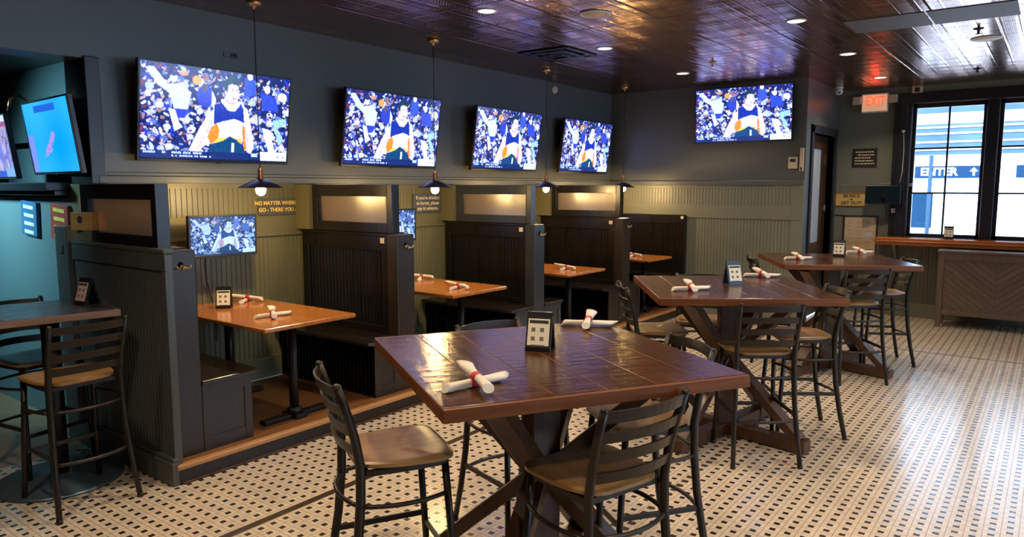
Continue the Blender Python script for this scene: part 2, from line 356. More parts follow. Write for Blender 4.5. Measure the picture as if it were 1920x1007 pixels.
# ------------------------------------------------------------------ television pictures (colour per mesh vertex of the lit screen)
GW, GH = 224, 126
def picture_game():
    rg = np.random.default_rng(11)
    yy, xx = np.mgrid[0:GH, 0:GW]; u = xx/(GW-1); v = yy/(GH-1)       # v: 0 top
    im = np.zeros((GH, GW, 3)); im[:] = (.012, .020, .075)
    pal = [(.62,.68,.95),(.50,.58,.9),(.28,.34,.62),(.015,.03,.20),(.02,.04,.34),(.008,.012,.045),(.008,.012,.045),(.33,.19,.14),(.48,.31,.27),(.16,.03,.05),(.14,.19,.36),(.85,.88,1)]
    def ell(cx, cy, rx, ry, c, rot=0.0):
        A = GW/GH; dx = (u-cx)*A; dy = v-cy; c_, s_ = math.cos(rot), math.sin(rot)
        m = ((dx*c_+dy*s_)/(rx*A))**2 + ((-dx*s_+dy*c_)/ry)**2 < 1
        im[m] = c
    for k in range(950):
        cx, cy = rg.random(2); q = .005 + .014*rg.random()
        ell(cx, cy, q*.55, q*(.9+2.2*rg.random()), pal[rg.integers(len(pal))], rg.random()*3)
    for k in range(85):                                                  # spectators: dark hair, face, pale or blue shirt
        cx, cy = rg.random(), .08+.80*rg.random(); q = .012+.004*rg.random()
        ell(cx, cy+.055, q*1.7, q*2.4, [(.60,.66,.92),(.40,.48,.82),(.02,.04,.30),(.02,.03,.12),(.75,.80,1),(.10,.14,.30)][rg.integers(6)])
        ell(cx-.012, cy+.075, q*.5, q*1.6, (.55,.40,.36), rg.random()); ell(cx, cy, q*.75, q*1.25, (.52,.36,.31)); ell(cx, cy-.016, q*.8, q*.75, (.015,.015,.04))
    def poly(pts, c):
        m = np.zeros_like(u, bool); n = len(pts)
        for i in range(n):
            (x0, y0), (x1, y1) = pts[i], pts[(i+1) % n]
            with np.errstate(divide='ignore', invalid='ignore'):
                m ^= ((y0 > v) != (y1 > v)) & (u < (x1-x0)*(v-y0)/(y1-y0+1e-12)+x0)
        im[m] = c
    # cheering spectator in white at the left, and blue shirts at the right
    poly([(.03,.06),(.08,.05),(.17,.22),(.25,.18),(.31,.28),(.29,.46),(.21,.46),(.17,.30),(.10,.22)], (.56,.62,.82))
    ell(.20,.14,.022,.05,(.78,.66,.62)); ell(.20,.10,.022,.022,(.03,.03,.08)); poly([(.21,.46),(.30,.46),(.27,.56),(.20,.54)], (.03,.05,.42))
    poly([(.17,.46),(.21,.47),(.25,.66),(.21,.70)], (.75,.80,1))
    ell(.345,.14,.03,.05,(.95,.30,.06)); ell(.26,.08,.03,.03,(.55,.25,.12)); ell(.40,.10,.02,.04,(.30,.12,.10))
    ell(.40,.30,.055,.12,(.03,.05,.30)); ell(.395,.21,.02,.05,(.10,.07,.10)); poly([(.44,.22),(.47,.32),(.46,.44),(.44,.38)], (.75,.8,1))
    poly([(.66,.04),(.74,.06),(.75,.24),(.66,.26)], (.04,.08,.65)); ell(.70,.03,.02,.04,(.75,.55,.5))
    poly([(.78,.18),(.90,.24),(.92,.40),(.80,.40)], (.03,.06,.45)); ell(.83,.15,.022,.05,(.72,.55,.50))
    poly([(.88,.50),(.985,.47),(.985,.53),(.92,.60),(.97,.74),(.93,.80)], (.30,.50,.75))
    ell(.945,.22,.035,.05,(.95,.70,.42)); poly([(.80,.60),(.86,.62),(.90,.86),(.86,.90)], (.80,.85,1))
    # player
    skin, hi = (.88,.77,.76), (.80,.70,.69)
    poly([(.505,.36),(.46,.42),(.41,.52),(.36,.68),(.30,.90),(.36,.92),(.42,.80),(.47,.62),(.50,.52)], skin)
    poly([(.64,.34),(.69,.40),(.715,.56),(.745,.84),(.72,.92),(.68,.86),(.66,.62),(.63,.50)], skin)
    poly([(.47,.40),(.53,.33),(.64,.33),(.68,.42),(.68,.58),(.66,.80),(.46,.80),(.47,.60)], (.84,.76,.86))
    poly([(.46,.38),(.51,.35),(.55,.42),(.60,.44),(.64,.34),(.66,.40),(.67,.56),(.60,.52),(.52,.56),(.46,.60)], (.01,.03,.20))
    poly([(.44,.64),(.48,.58),(.50,.66),(.49,.78),(.44,.82),(.42,.74)], (.95,.22,.02)); poly([(.655,.58),(.69,.62),(.705,.80),(.68,.90),(.66,.72)], (.95,.20,.02))
    poly([(.47,.78),(.51,.73),(.545,.745),(.55,.80),(.46,.86)], (.80,.62,.06)); poly([(.61,.74),(.65,.74),(.665,.80),(.63,.80)], (.80,.45,.05))
    poly([(.50,.63),(.55,.58),(.61,.57),(.655,.64),(.655,.72),(.57,.72),(.50,.74)], (.86,.80,.88))
    for k in range(6): ell(.535+.02*k, .645-.004*k, .006, .014, (.90,.55,.55))
    poly([(.40,.96),(.45,.82),(.53,.77),(.57,.72),(.62,.76),(.66,.82),(.71,.96)], (.005,.05,.10))
    poly([(.585,.80),(.605,.79),(.605,.90),(.585,.90)], (.85,.92,1))
    poly([(.535,.26),(.605,.28),(.635,.36),(.60,.44),(.55,.43),(.515,.36)], skin); poly([(.535,.30),(.56,.33),(.60,.345),(.60,.37),(.55,.36),(.53,.33)], (.52,.38,.36))
    poly([(.535,.15),(.57,.12),(.615,.13),(.624,.20),(.622,.27),(.612,.325),(.59,.345),(.565,.33),(.542,.28)], hi); poly([(.535,.18),(.55,.17),(.555,.29),(.548,.29)], (.55,.42,.40))
    poly([(.530,.255),(.519,.17),(.525,.10),(.55,.062),(.59,.055),(.618,.08),(.628,.13),(.624,.165),(.607,.140),(.575,.135),(.552,.155),(.547,.20),(.540,.255)], (.012,.035,.05))
    ell(.534,.235,.008,.022,(.60,.44,.41))
    poly([(.572,.188),(.592,.186),(.592,.196),(.572,.198)], (.05,.04,.05)); poly([(.605,.186),(.620,.188),(.619,.197),(.605,.196)], (.05,.04,.05))
    ell(.582,.212,.006,.007,(.12,.08,.08)); ell(.611,.212,.005,.007,(.12,.08,.08)); poly([(.600,.205),(.607,.250),(.596,.255)], (.58,.44,.41)); poly([(.578,.285),(.612,.283),(.608,.302),(.585,.305)], (.45,.16,.16))
    poly([(.565,.31),(.59,.335),(.612,.31),(.607,.335),(.59,.350),(.572,.338)], (.50,.38,.36))
    poly([(.44,.56),(.455,.60),(.40,.78),(.36,.90),(.345,.89),(.39,.74)], (.62,.48,.46)); poly([(.675,.56),(.69,.62),(.70,.78),(.715,.90),(.70,.90),(.68,.76)], (.62,.48,.46))
    # lower third bar with unreadable small type
    m = v > .905; im[m] = (.008,.022,.085)
    poly([(.79,.885),(1,.885),(1,.99),(.79,.99)], (.75,.85,1)); poly([(.73,.91),(.775,.91),(.775,.95),(.73,.95)], (.45,.55,.8))
    for r_, x0, x1 in ((.93,.03,.11),(.93,.14,.17),(.93,.20,.40),(.965,.20,.46)):
        for k in range(int((x1-x0)/.012)):
            if rg.random() < .85: ell(x0+.012*k, r_, .0045, .011, (.7,.8,1))
    ell(.93,.94,.006,.02,(.1,.15,.3)); ell(.97,.94,.01,.01,(.15,.2,.35))
    grain = .80+.40*rg.random((GH//2+1, GW//2+1)).repeat(2, 0).repeat(2, 1)[:GH, :GW]; im *= grain[..., None]; im[:, :2] *= .25; im[-2:] *= .3
    return np.clip(im, 0, 1)
def picture_map():
    rg = np.random.default_rng(3); yy, xx = np.mgrid[0:GH, 0:GW]; u = xx/(GW-1); v = yy/(GH-1)
    im = np.zeros((GH, GW, 3)); im[:] = (.02,.42,.85)
    im += (np.sin(u*7)+np.cos(v*5))[..., None]*np.array((.01,.03,.05))
    im[(u < .13) & (v > .45)] = (.22,.30,.80); im[(u > .26) & (u < .72) & (v > .05) & (v < .15)] = (.02,.13,.42)
    pts = [(.56,.42),(.62,.46),(.58,.55),(.52,.62),(.50,.70),(.40,.76),(.32,.80),(.34,.70),(.42,.62),(.50,.52)]
    m = np.zeros_like(u, bool)
    for i in range(len(pts)):
        (x0, y0), (x1, y1) = pts[i], pts[(i+1) % len(pts)]
        m ^= ((y0 > v) != (y1 > v)) & (u < (x1-x0)*(v-y0)/(y1-y0+1e-12)+x0)
    im[m] = (.35,.28,.62)
    for k in range(60):
        a, b = .32+.3*rg.random(), .42+.38*rg.random(); k_ = ((u-a)**2+(v-b)**2 < .0002) & m; im[k_] = (.6,.35,.55)
    return np.clip(im, 0, 1)
def picture_blur():
    rg = np.random.default_rng(5); yy, xx = np.mgrid[0:GH, 0:GW]; u = xx/(GW-1); v = yy/(GH-1)
    im = np.zeros((GH, GW, 3)); im[:] = (.20,.20,.35)
    pal = [(.5,.5,.75),(.2,.2,.5),(.45,.3,.25),(.6,.45,.5),(.1,.12,.3),(.7,.6,.75),(.5,.4,.2)]
    for k in range(320):
        a, b = rg.random(2); s = .02+.05*rg.random(); m = (np.abs(u-a) < s*.5) & (np.abs(v-b) < s*1.5); im[m] = im[m]*.4+np.array(pal[rg.integers(len(pal))])*.6
    im[v < .10] = (.7,.75,.85); im[(v > .10) & (v < .18)] = (.45,.10,.18); im[v > .90] = (.05,.12,.40); im[(v > .86) & (u > .75)] = (.25,.45,.75)
    return np.clip(im, 0, 1)
def screen_mesh(name, im, mat):
    """unit screen in local xz-plane, facing -y, 1 wide and 1 high, centred"""
    vs = [((i/(GW-1)-.5), 0, .5-j/(GH-1)) for j in range(GH) for i in range(GW)]
    fs = [(j*GW+i, (j+1)*GW+i, (j+1)*GW+i+1, j*GW+i+1) for j in range(GH-1) for i in range(GW-1)]
    me = bpy.data.meshes.new(name); me.from_pydata(vs, [], fs)
    a = me.color_attributes.new('picture', 'FLOAT_COLOR', 'POINT')
    buf = np.ones((GH*GW, 4), np.float32); buf[:, :3] = im.reshape(-1, 3); a.data.foreach_set('color', buf.ravel())
    me.materials.append(mat); return me
G_GAME = picture_game()
SM_GAME = screen_mesh('game_screen', G_GAME, M['screen'])
teal = G_GAME.copy(); lum = teal.mean(axis=2, keepdims=True); teal = np.clip(.45*teal+.55*lum*np.array((.75,1.05,1.25)) + np.array((0,.03,.05)), 0, 1)
SM_SMALL = screen_mesh('small_game_screen', teal, M['screensmall'])
SM_MAP = screen_mesh('map_screen', picture_map(), M['screensmall'])
SM_BLUR = screen_mesh('show_screen', picture_blur(), M['screensmall'])

def television(label, loc, rz, tilt, w, h, sm, group=None, arm=.14, name='television', mount=True):
    """loc = centre of the screen; local -y is the viewing side; tilt leans the top forward"""
    t = bpy.data.objects.new(name, None); COL.objects.link(t); t.location = loc; t.rotation_euler = (tilt, 0, rz); t.empty_display_size = .05
    tag(t, label, 'television', group)
    b = MB(); b.box(-w/2, w/2, .004, .036, -h/2, h/2, .004); b.box(-w*.32, w*.32, .036, .065, -h*.35, h*.2, .012); b.build('casing', M['blackplastic'], t)
    f = MB(); e = .013
    f.box(-w/2, w/2, -.004, .004, h/2-e, h/2, .002); f.box(-w/2, w/2, -.004, .004, -h/2, -h/2+e*1.5, .002); f.box(-w/2, -w/2+e, -.004, .004, -h/2, h/2, .002); f.box(w/2-e, w/2, -.004, .004, -h/2, h/2, .002)
    f.box(-.02, .02, -.006, .002, -h/2-.008, -h/2+.004, .002); f.build('bezel', M['blackplastic'], t)
    s = bpy.data.objects.new('screen', sm); COL.objects.link(s); s.parent = t; s.scale = (w-2*e, 1, h-2.5*e); s.location = (0, .001, .25*e)
    if mount:
        m = MB(); m.box(-.12, .12, .065, .08, -.15, .12, .003); m.bar((0,.07,0), (0,arm,.0), .05, .05); m.build('wall_mount', M['iron'], t)
    return t
# ------------------------------------------------------------------ setting
ZC = 3.24; XW = 11.58; XB = 9.85; YL = 5.52; YB = 5.65; YD = 2.65; XL, YR = -2.6, -4.6
DK = .125          # booth platform height
b = MB(); b.box(XL, XW+.2, YR, 5.45, -.1, 0); struct(b.build('floor', M['floor']))
b = MB(); b.box(XL, 2.9, 5.45, 8.6, -.1, -.001); struct(b.build('floor.001', M['woodfloor']))
b = MB(); b.box(XL, XW+.2, YR, YB+.15, ZC, ZC+.1); struct(b.build('ceiling', M['ceil']))
b = MB(); b.box(XL, 3.1, YB+.15, 8.6, 2.95, 3.05); struct(b.build('ceiling.001', M['wall']))
# left wall: painted wall above, beadboard booth back below
b = MB(); b.box(2.4, XB+.1, YL, YB+.15, 1.87, ZC); b.box(XL, 2.4, YL, YB+.15, 2.745, ZC); struct(b.build('wall_left', M['wall']))
b = MB(); b.box(2.3, XB+.1, YB, YB+.12, 0, 1.87)
b.bead((2.3, YB-.012, 1.60), (1,0,0), (0,0,1), (0,-1,0), XB-2.3, .235); b.bead((2.3, YB-.012, .32), (1,0,0), (0,0,1), (0,-1,0), XB-2.3, 1.09)
b.box(2.3, XB, YB-.014, YB, 1.435, 1.60); b.box(2.3, XB, YB-.034, YB, 1.41, 1.435, .004); b.box(2.3, XB, YB-.016, YB, 1.835, 1.87)
struct(b.build('wall_left.001', M['olive']))
b = MB(); b.box(2.3, XB, YB-.022, YB, DK, DK+.18, .004); b.box(2.3, XB, YB-.03, YB, DK+.18, DK+.2, .004); struct(b.build('baseboard_left', M['olive']))
b = MB(); b.box(2.38, XB, YL-.035, YL, 1.875, 1.93, .006); b.box(2.38, XB, YL-.02, YL, 1.93, 1.955, .004); struct(b.build('trim_1', M['rail']))
b = MB(); b.box(2.33, 2.43, YL-.03, YB+.17, 1.87, 2.76, .006); struct(b.build('trim_2', M['navy']))
# side passage beyond the booths
b = MB(); b.box(2.30, 2.42, YB+.12, 8.6, 0, 1.82); struct(b.build('wall_passage', M['teal']))
b = MB(); b.box(2.28, 2.30, YB+.12, 8.6, 1.76, 1.785, .003); struct(b.build('trim_3', M['navy']))
b = MB(); b.box(2.85, 3.0, YB+.15, 8.6, 1.8, 3.05); b.bead((2.849, 8.5, 1.9), (0,-1,0), (0,0,1), (-1,0,0), 2.6, 1.0); struct(b.build('wall_passage.001', M['teal']))
b = MB(); b.box(XL, 3.0, 8.6, 8.75, 0, 3.05); struct(b.build('wall_passage_end', M['signdark']))
b = MB(); b.box(2.14, 2.85, 5.80, 8.6, 1.82, 1.88, .006); b.box(2.20, 2.30, 5.80, 8.6, 1.785, 1.82, .004); b.build('x', M['navy']); tr = bpy.data.objects['x']; tr.name = 'trim_4'; struct(tr)
b = MB(); b.box(XL-.12, XL, YR, 8.6, 0, ZC); struct(b.build('wall_rear', M['wall']))
# back wall
b = MB(); b.box(XB, XB+.12, YD+.14, YB, 0, ZC); struct(b.build('wall_back', M['wall']))
b = MB()
b.bead((XB-.012, YB, 1.60), (0,-1,0), (0,0,1), (-1,0,0), YB-YD-.12, .235); b.bead((XB-.012, YB, .2), (0,-1,0), (0,0,1), (-1,0,0), YB-YD-.12, 1.21)
b.box(XB-.014, XB, YD, YB, 1.435, 1.60); b.box(XB-.026, XB, YD, YB, 1.41, 1.435, .004); b.box(XB-.016, XB, YD, YB, 1.835, 1.87)
b.box(XB-.02, XB, YD, YD+.14, .0, 1.87, .003); struct(b.build('wall_back.001', M['olivewall']))
b = MB(); b.box(XB-.04, XB, YD, YB-.14, 1.87, 1.935, .006); struct(b.build('trim_5', M['rail']))
b = MB(); b.box(XB-.03, XB, YD, 4.24, 0, .2, .004); struct(b.build('baseboard_back', M['olivewall']))
# door wall (short return with a recessed door)
dx0, dx1, dz = 10.16, 11.30, 2.56
b = MB(); b.box(XB, dx0, YD, YD+.14, 0, ZC); b.box(dx1, XW+.1, YD, YD+.14, 0, ZC); b.box(dx0, dx1, YD, YD+.14, dz, ZC); struct(b.build('wall_door', M['wall']))
d1 = thing('door_1', None, None, (10.7, YD+.12, 0)); struct(d1)
b = MB(); b.box(dx0-.1, dx0, YD-.025, YD+.12, 0, dz+.1, .005); b.box(dx1, dx1+.1, YD-.025, YD+.12, 0, dz+.1, .005); b.box(dx0-.1, dx1+.1, YD-.025, YD+.12, dz, dz+.11, .005); b.build('door_frame', M['navy'], d1, world=True)
b = MB(); ya, yb_ = YD+.085, YD+.13
b.box(dx0, 10.34, ya, yb_, .02, dz, .004); b.box(11.02, dx1, ya, yb_, .02, dz, .004); b.box(10.34, 11.02, ya, yb_, 2.38, dz, .004); b.box(10.34, 11.02, ya, yb_, .02, 1.06, .004); b.box(10.42, 10.94, ya-.012, ya, .2, .9, .01); dl = b.build('door_leaf', M['doorwood'], d1, world=True)
b = MB(); b.box(10.34, 11.02, ya+.018, ya+.026, 1.06, 2.38); b.build('door_glass', flat('frosted_door_glass', (.42,.48,.56), .35), dl)
b = MB(); b.tube([(11.16+.035*math.cos(a), ya-.03, 1.54+.05*math.sin(a)) for a in np.linspace(0, 6.283, 17)], .006, 6); b.box(11.15, 11.17, ya-.03, ya, 1.52, 1.56); b.build('door_pull', M['chrome'], dl)
b = MB(); b.lathe([(0,-.03),(.025,-.028),(.025,0)], 12, M=Matrix.Translation((11.16, ya, 1.40)) @ Matrix.Rotation(R(90), 4, 'X')); b.box(11.22, 11.25, ya-.012, ya, 2.17, 2.31, .003); b.build('deadbolt', M['brass'], dl)
# window wall
wins = [(1.70, .82), (.68, -.20), (-.95, -1.83)]; wz0, wz1 = 1.14, 3.00
b = MB(); b.box(XW, XW+.2, YR, YD+.14, 0, wz0); b.box(XW, XW+.2, YR, YD+.14, wz1, ZC)
ys = [YD+.14] + [k for w in wins for k in w] + [YR]
for i in range(0, len(ys), 2): b.box(XW, XW+.2, ys[i+1], ys[i], wz0, wz1)
struct(b.build('wall_window', M['olivewall']))
b = MB(); b.box(XW-.016, XW, YD-1, YD, 1.85, 1.90, .004); b.box(XW-.014, XW, 1.97, YD, 1.435, 1.85)
b.bead((XW-.012, YD, .2), (0,-1,0), (0,0,1), (-1,0,0), YD-YR, .84); b.box(XW-.02, XW, YD-.12, YD, 0, 1.87, .003); b.box(XW-.02, XW, 1.95, YD, 1.41, 1.435, .003); struct(b.build('wall_window.001', M['olivewall']))
b = MB(); b.box(XW-.028, XW, YR, YD, 0, .2, .004); struct(b.build('baseboard_window', M['olivewall']))
for k, (pa, pb) in enumerate(((1.70, -.20), (-.95, -1.83))):
    b = MB(); b.box(XW-.05, XW, pa, pa+.22, 1.14, 3.13, .006); b.box(XW-.075, XW-.03, pa+.04, pa+.14, 1.14, 3.09, .006); b.box(XW-.05, XW, pb-.22, pb, 1.14, 3.13, .006)
    b.box(XW-.06, XW, pb-.24, pa+.24, 3.0, 3.14, .006); b.box(XW-.05, XW+.05, (pa+pb)/2-.07, (pa+pb)/2+(.07 if k == 0 else -.06), 1.14, 3.0, .006); struct(b.build('trim_%d' % (6+k), M['navy']))
for k, (y1, y0) in enumerate(wins):
    w = thing('window_%d' % (k+1), None, None, (XW, (y0+y1)/2, wz0)); struct(w)
    b = MB(); b.box(XW+.06, XW+.12, y1-.045, y1, wz0, wz1); b.box(XW+.06, XW+.12, y0, y0+.045, wz0, wz1); b.box(XW+.06, XW+.12, y0, y1, wz1-.06, wz1); b.box(XW+.06, XW+.12, y0, y1, wz0, wz0+.05)
    ym = (y0+y1)/2; b.box(XW+.07, XW+.11, ym-.012, ym+.012, wz0, wz1)
    for z in (wz0+.62, wz0+1.24): b.box(XW+.07, XW+.11, y0, y1, z-.012, z+.012)
    wf = b.build('window_frame', M['navy'], w, world=True)
    b = MB(); b.box(XW+.088, XW+.092, y0+.04, y1-.04, wz0+.04, wz1-.05); b.build('window_pane', M['glass'], wf)
# street-side wall on the right with big shop windows (out of the picture, lights the room)
rw = [(1.0, 3.6), (4.2, 6.8), (7.4, 10.0)]
b = MB(); b.box(XL, XW+.2, YR-.2, YR, 0, .9); b.box(XL, XW+.2, YR-.2, YR, 2.85, ZC); xs = [XL]+[k for w in rw for k in w]+[XW+.2]
for i in range(0, len(xs), 2): b.box(xs[i], xs[i+1], YR-.2, YR, .9, 2.85)
struct(b.build('wall_right', M['olivewall']))
for k, (x0, x1) in enumerate(rw):
    w = thing('window_%d' % (k+5), None, None, ((x0+x1)/2, YR, .9)); struct(w)
    b = MB()
    for x in np.linspace(x0+.03, x1-.03, 4): b.box(x-.03, x+.03, YR-.14, YR-.06, .9, 2.85)
    b.box(x0, x1, YR-.14, YR-.06, .9, .96); b.box(x0, x1, YR-.14, YR-.06, 2.79, 2.85); wf = b.build('window_frame', M['navy'], w, world=True)
    b = MB(); b.box(x0+.03, x1-.03, YR-.102, YR-.098, .93, 2.82); b.build('window_pane', M['glass'], wf)
# plain tiles let into the pressed ceiling
b = MB(); b.box(6.74, 7.30, .96, 1.56, ZC-.006, ZC+.001); b.box(6.74, 7.30, .34, .94, ZC-.006, ZC+.001); struct(b.build('ceiling.002', M['plaintile']))

# ------------------------------------------------------------------ booths
pl = thing('booth_platform', 'low wooden platform under the row of booths with black riser and oak nosing', 'platform', (6.0, 4.95, 0))
b = MB(); b.box(2.24, XB-.03, 4.27, YB-.04, .02, DK); b.build('deck', M['deck'], pl, world=True)
b = MB(); b.box(2.20, XB, 4.245, 4.27, 0, DK-.03, .002); b.build('riser', M['black'], pl, world=True)
b = MB(); b.box(2.19, XB, 4.232, 4.285, DK-.03, DK+.004, .009, seg=3); b.build('nosing', M['nosing'], pl, world=True)
b = MB(); b.box(2.22, XB, 4.233, 4.246, 0, .018, .004); b.build('shoe_moulding', M['leg'], pl, world=True)

def partition(xl, xr, label, mats, end=False, last=False, i_=0):
    p = thing('booth_partition', label, 'booth partition', ((xl+xr)/2, 5.0, DK), 0, 'partitions between the booths')
    mc, mcol = mats; y0, y1 = 4.47, YB-.04
    b = MB()
    xi, xo = xl+.022, xr-.022
    b.box(xi+.014, xo-.014, y0, y1, DK, 1.40)
    for (xa, xb_) in ((xl, xi+.014), (xo-.014, xr)):
        b.box(xa, xb_, y0, y1, 1.31, 1.43, .003); b.box(xa, xb_, y0, y1, .55, .66, .003); b.box(xa, xb_, y1-.09, y1, .66, 1.31, .003); b.box(xa, xb_, y0, y0+.06, .66, 1.31, .003)
    coro = b.build('core', mc, p, world=True)
    b = MB()
    b.bead((xi, y1-.09, .66), (0,-1,0), (0,0,1), (-1,0,0), y1-y0-.15, .65); b.bead((xo, y0+.06, .66), (0,1,0), (0,0,1), (1,0,0), y1-y0-.15, .65); b.build('beadboard', mc, p, world=True)
    b = MB(); b.box(xl-.003, xr+.003, 4.46, y1, 1.43, 1.462, .008); b.build('cap_rail', mc, p, world=True)
    b = MB(); b.box(xl, xr, 4.352, 4.475, DK, 1.452, .008); colo = b.build('column', mcol, p, world=True)
    hx = (xl+xr)/2; hk = MB()
    hk.lathe([(0,-.010),(.016,-.008),(.018,0)], 12, M=Matrix.Translation((hx, 4.352, 1.365)) @ Matrix.Rotation(R(90), 4, 'X'))
    for s in (-1, 1): hk.tube([(hx, 4.345, 1.362), (hx+s*.012, 4.33, 1.348), (hx+s*.028, 4.318, 1.340), (hx+s*.042, 4.310, 1.348), (hx+s*.046, 4.308, 1.362)], [.006,.005,.005,.005,.007], 6)
    hk.tube([(hx, 4.345, 1.35), (hx, 4.325, 1.335), (hx, 4.315, 1.342)], .005, 6); o = hk.build('coat_hook', M['brass'], colo); o['label'] = 'brass double coat hook'
    if not end:
        b = MB(); b.box(xl-.006, xl, 4.50, 4.55, 1.375, 1.42, .001); o = b.build('number_plate', M['cream'], coro); o['label'] = 'small pale number plate'
    if not last:
        fx0, fx1, fz0, fz1 = xl-.02, xl+.066, 1.462, 1.868; fy0, fy1 = 4.385, 5.42
        b = MB(); b.box(fx0, fx1, fy0, fy0+.06, fz0, fz1, .004); b.box(fx0, fx1, fy1-.07, fy1, fz0, fz1, .004); b.box(fx0, fx1, fy0+.06, fy1-.07, 1.768, fz1, .004); b.box(fx0, fx1, fy0+.06, fy1-.07, fz0, 1.545, .004)
        b.box(fx0+.01, fx0+.03, fy0+.055, fy0+.075, 1.54, 1.77); b.box(fx0+.01, fx0+.03, fy1-.085, fy1-.065, 1.54, 1.77)
        gfo = b.build('glass_frame', M['black'] if i_ != 2 else M['col_blue_lit'], p, world=True)
        b = MB(); b.box((fx0+fx1)/2-.004, (fx0+fx1)/2+.004, fy0+.055, fy1-.065, 1.54, 1.772); o = b.build('obscure_glass', M['reeded'], gfo); o['label'] = 'reeded obscure glass panel'
    return p
XS = [(2.235, 2.437), (4.196, 4.396), (6.173, 6.362), (8.105, 8.31)]
PL = ['booth partition at the near left end with blue-grey outer panel and glazed top',
      'black beadboard booth partition with glazed top behind the first honey table',
      'beadboard booth partition with glazed top whose post catches blue light, third from left',
      'black beadboard booth partition with glazed top farthest from the camera']
parts = []
M['col_blue_lit'] = flat('blue_lit_dark_wood', (.030,.036,.042), .26, var=.1)  # dark wood with the blue window light put into its base colour
for i, (a, c) in enumerate(XS): parts.append(partition(a, c, PL[i], (M['black'], M['bench'] if i != 2 else M['col_blue_lit']), end=(i == 0), i_=i))
# near end panel of the first partition
p = parts[0]
b = MB(); b.box(2.205, 2.237, 4.262, YB-.08, 0, 1.44); b.box(2.19, 2.206, 4.262, YB-.1, 1.34, 1.445, .003); b.box(2.19, 2.206, 4.262, 4.31, .16, 1.34, .003); b.build('end_panel', M['endblue'], p, world=True)
b = MB(); b.bead((2.203, YB-.1, .16), (0,-1,0), (0,0,1), (-1,0,0), YB-.1-4.30, 1.19, pitch=.04); b.build('end_beadboard', M['endblue'], p, world=True)
b = MB(); b.box(2.162, 2.206, 4.245, YB-.1, 0, .15, .004); b.box(2.172, 2.206, 4.25, YB-.1, .15, .175, .006); b.build('end_baseboard', M['endblue'], p, world=True)
b = MB(); b.box(2.185, 2.25, 4.262, YB-.1, 1.445, 1.475, .008); b.build('end_cap', M['endblue'], p, world=True)
# pilasters beside each glazed top
for k, (a, c) in enumerate(XS[1:]):
    b = MB(); b.box(a-.06, a+.12, 5.425, YB-.012, 1.464, 1.87, .003); b.box(a-.066, a-.06, 5.46, 5.50, 1.56, 1.80); struct(b.build('trim_%d' % (10+k), M['olive']))
b = MB(); b.box(2.17, 2.29, YB-.085, YB+.115, 0, 1.57, .006); b.box(2.16, 2.17, YB-.02, YB+.05, 1.38, 1.44); struct(b.build('trim_14', M['endblue']))

def bench(x_back, sgn, label, mend, w=.32, y0=4.352):
    t = thing('booth_bench', label, 'booth bench', (x_back+sgn*w/2, 5.0, DK), 0, 'benches in the booths')
    xa, xb_ = sorted((x_back, x_back+sgn*w)); xf = x_back+sgn*w
    b = MB(); b.box(xa, xb_, y0+.02, YB-.04, DK, .565)
    if sgn > 0: b.bead((xf, y0+.03, DK+.02), (0,1,0), (0,0,1), (1,0,0), YB-.08-y0, .42)
    else: b.bead((xf, YB-.05, DK+.02), (0,-1,0), (0,0,1), (-1,0,0), YB-.08-y0, .42)
    b.build('base', M['black'], t, world=True)
    b = MB(); f = .055
    b.box(xa, xb_, y0+.008, y0+.022, DK, .565); b.box(xa, xa+f, y0, y0+.02, DK, .565, .002); b.box(xb_-f, xb_, y0, y0+.02, DK, .565, .002); b.box(xa+f, xb_-f, y0+.001, y0+.02, .50, .565); b.box(xa+f, xb_-f, y0+.001, y0+.02, DK, DK+.09)
    b.build('end_panel', mend, t, world=True)
    xn = xf+sgn*.075; poly = [(x_back, y0-.012), (xn-sgn*.06, y0-.012), (xn-sgn*.018, y0+.006), (xn, y0+.05), (xn, YB-.04), (x_back, YB-.04)]
    b = MB(); b.prism(poly, .565, .597, bev=.006); b.build('seat', M['seatblack'], t, world=True)
    return t
bench(XS[0][1], 1, 'black bench on the back of the near end partition, brown end panel toward the floor', M['bench'], w=.36)
bench(XS[1][0], -1, 'black bench facing the first honey table, in front of the second partition', M['bench'], w=.27)
bench(XS[2][0], -1, 'black bench behind the second honey table with blue-lit end panel', M['col_blue_lit'], w=.33)
bench(XS[2][1], 1, 'black bench beyond the blue-lit post, beside the third honey table', M['col_blue_lit'], w=.33)
bench(XS[3][0], -1, 'black bench behind the third honey table, in front of the farthest partition', M['bench'], w=.33)
bench(XS[3][1], 1, 'black bench beyond the farthest partition, beside the last honey table', M['bench'], w=.30)
lb = bench(9.79, -1, 'black bench against the back wall with tall beadboard back', M['bench'], w=.33)
b = MB(); b.box(9.76, XB-.03, 4.24, YB-.04, DK, 1.44, .004); b.box(9.74, 9.762, 4.24, YB-.04, 1.32, 1.45, .003); b.box(9.74, 9.762, 4.24, 4.34, DK, 1.33, .003)
b.bead((9.748, YB-.05, .6), (0,-1,0), (0,0,1), (-1,0,0), YB-.05-4.34, .72); b.build('tall_back', M['black'], lb, world=True)
b = MB(); b.box(9.734, 9.741, 4.26, 4.30, 1.39, 1.43, .001); b.build('number_plate', M['cream'], lb, world=True)

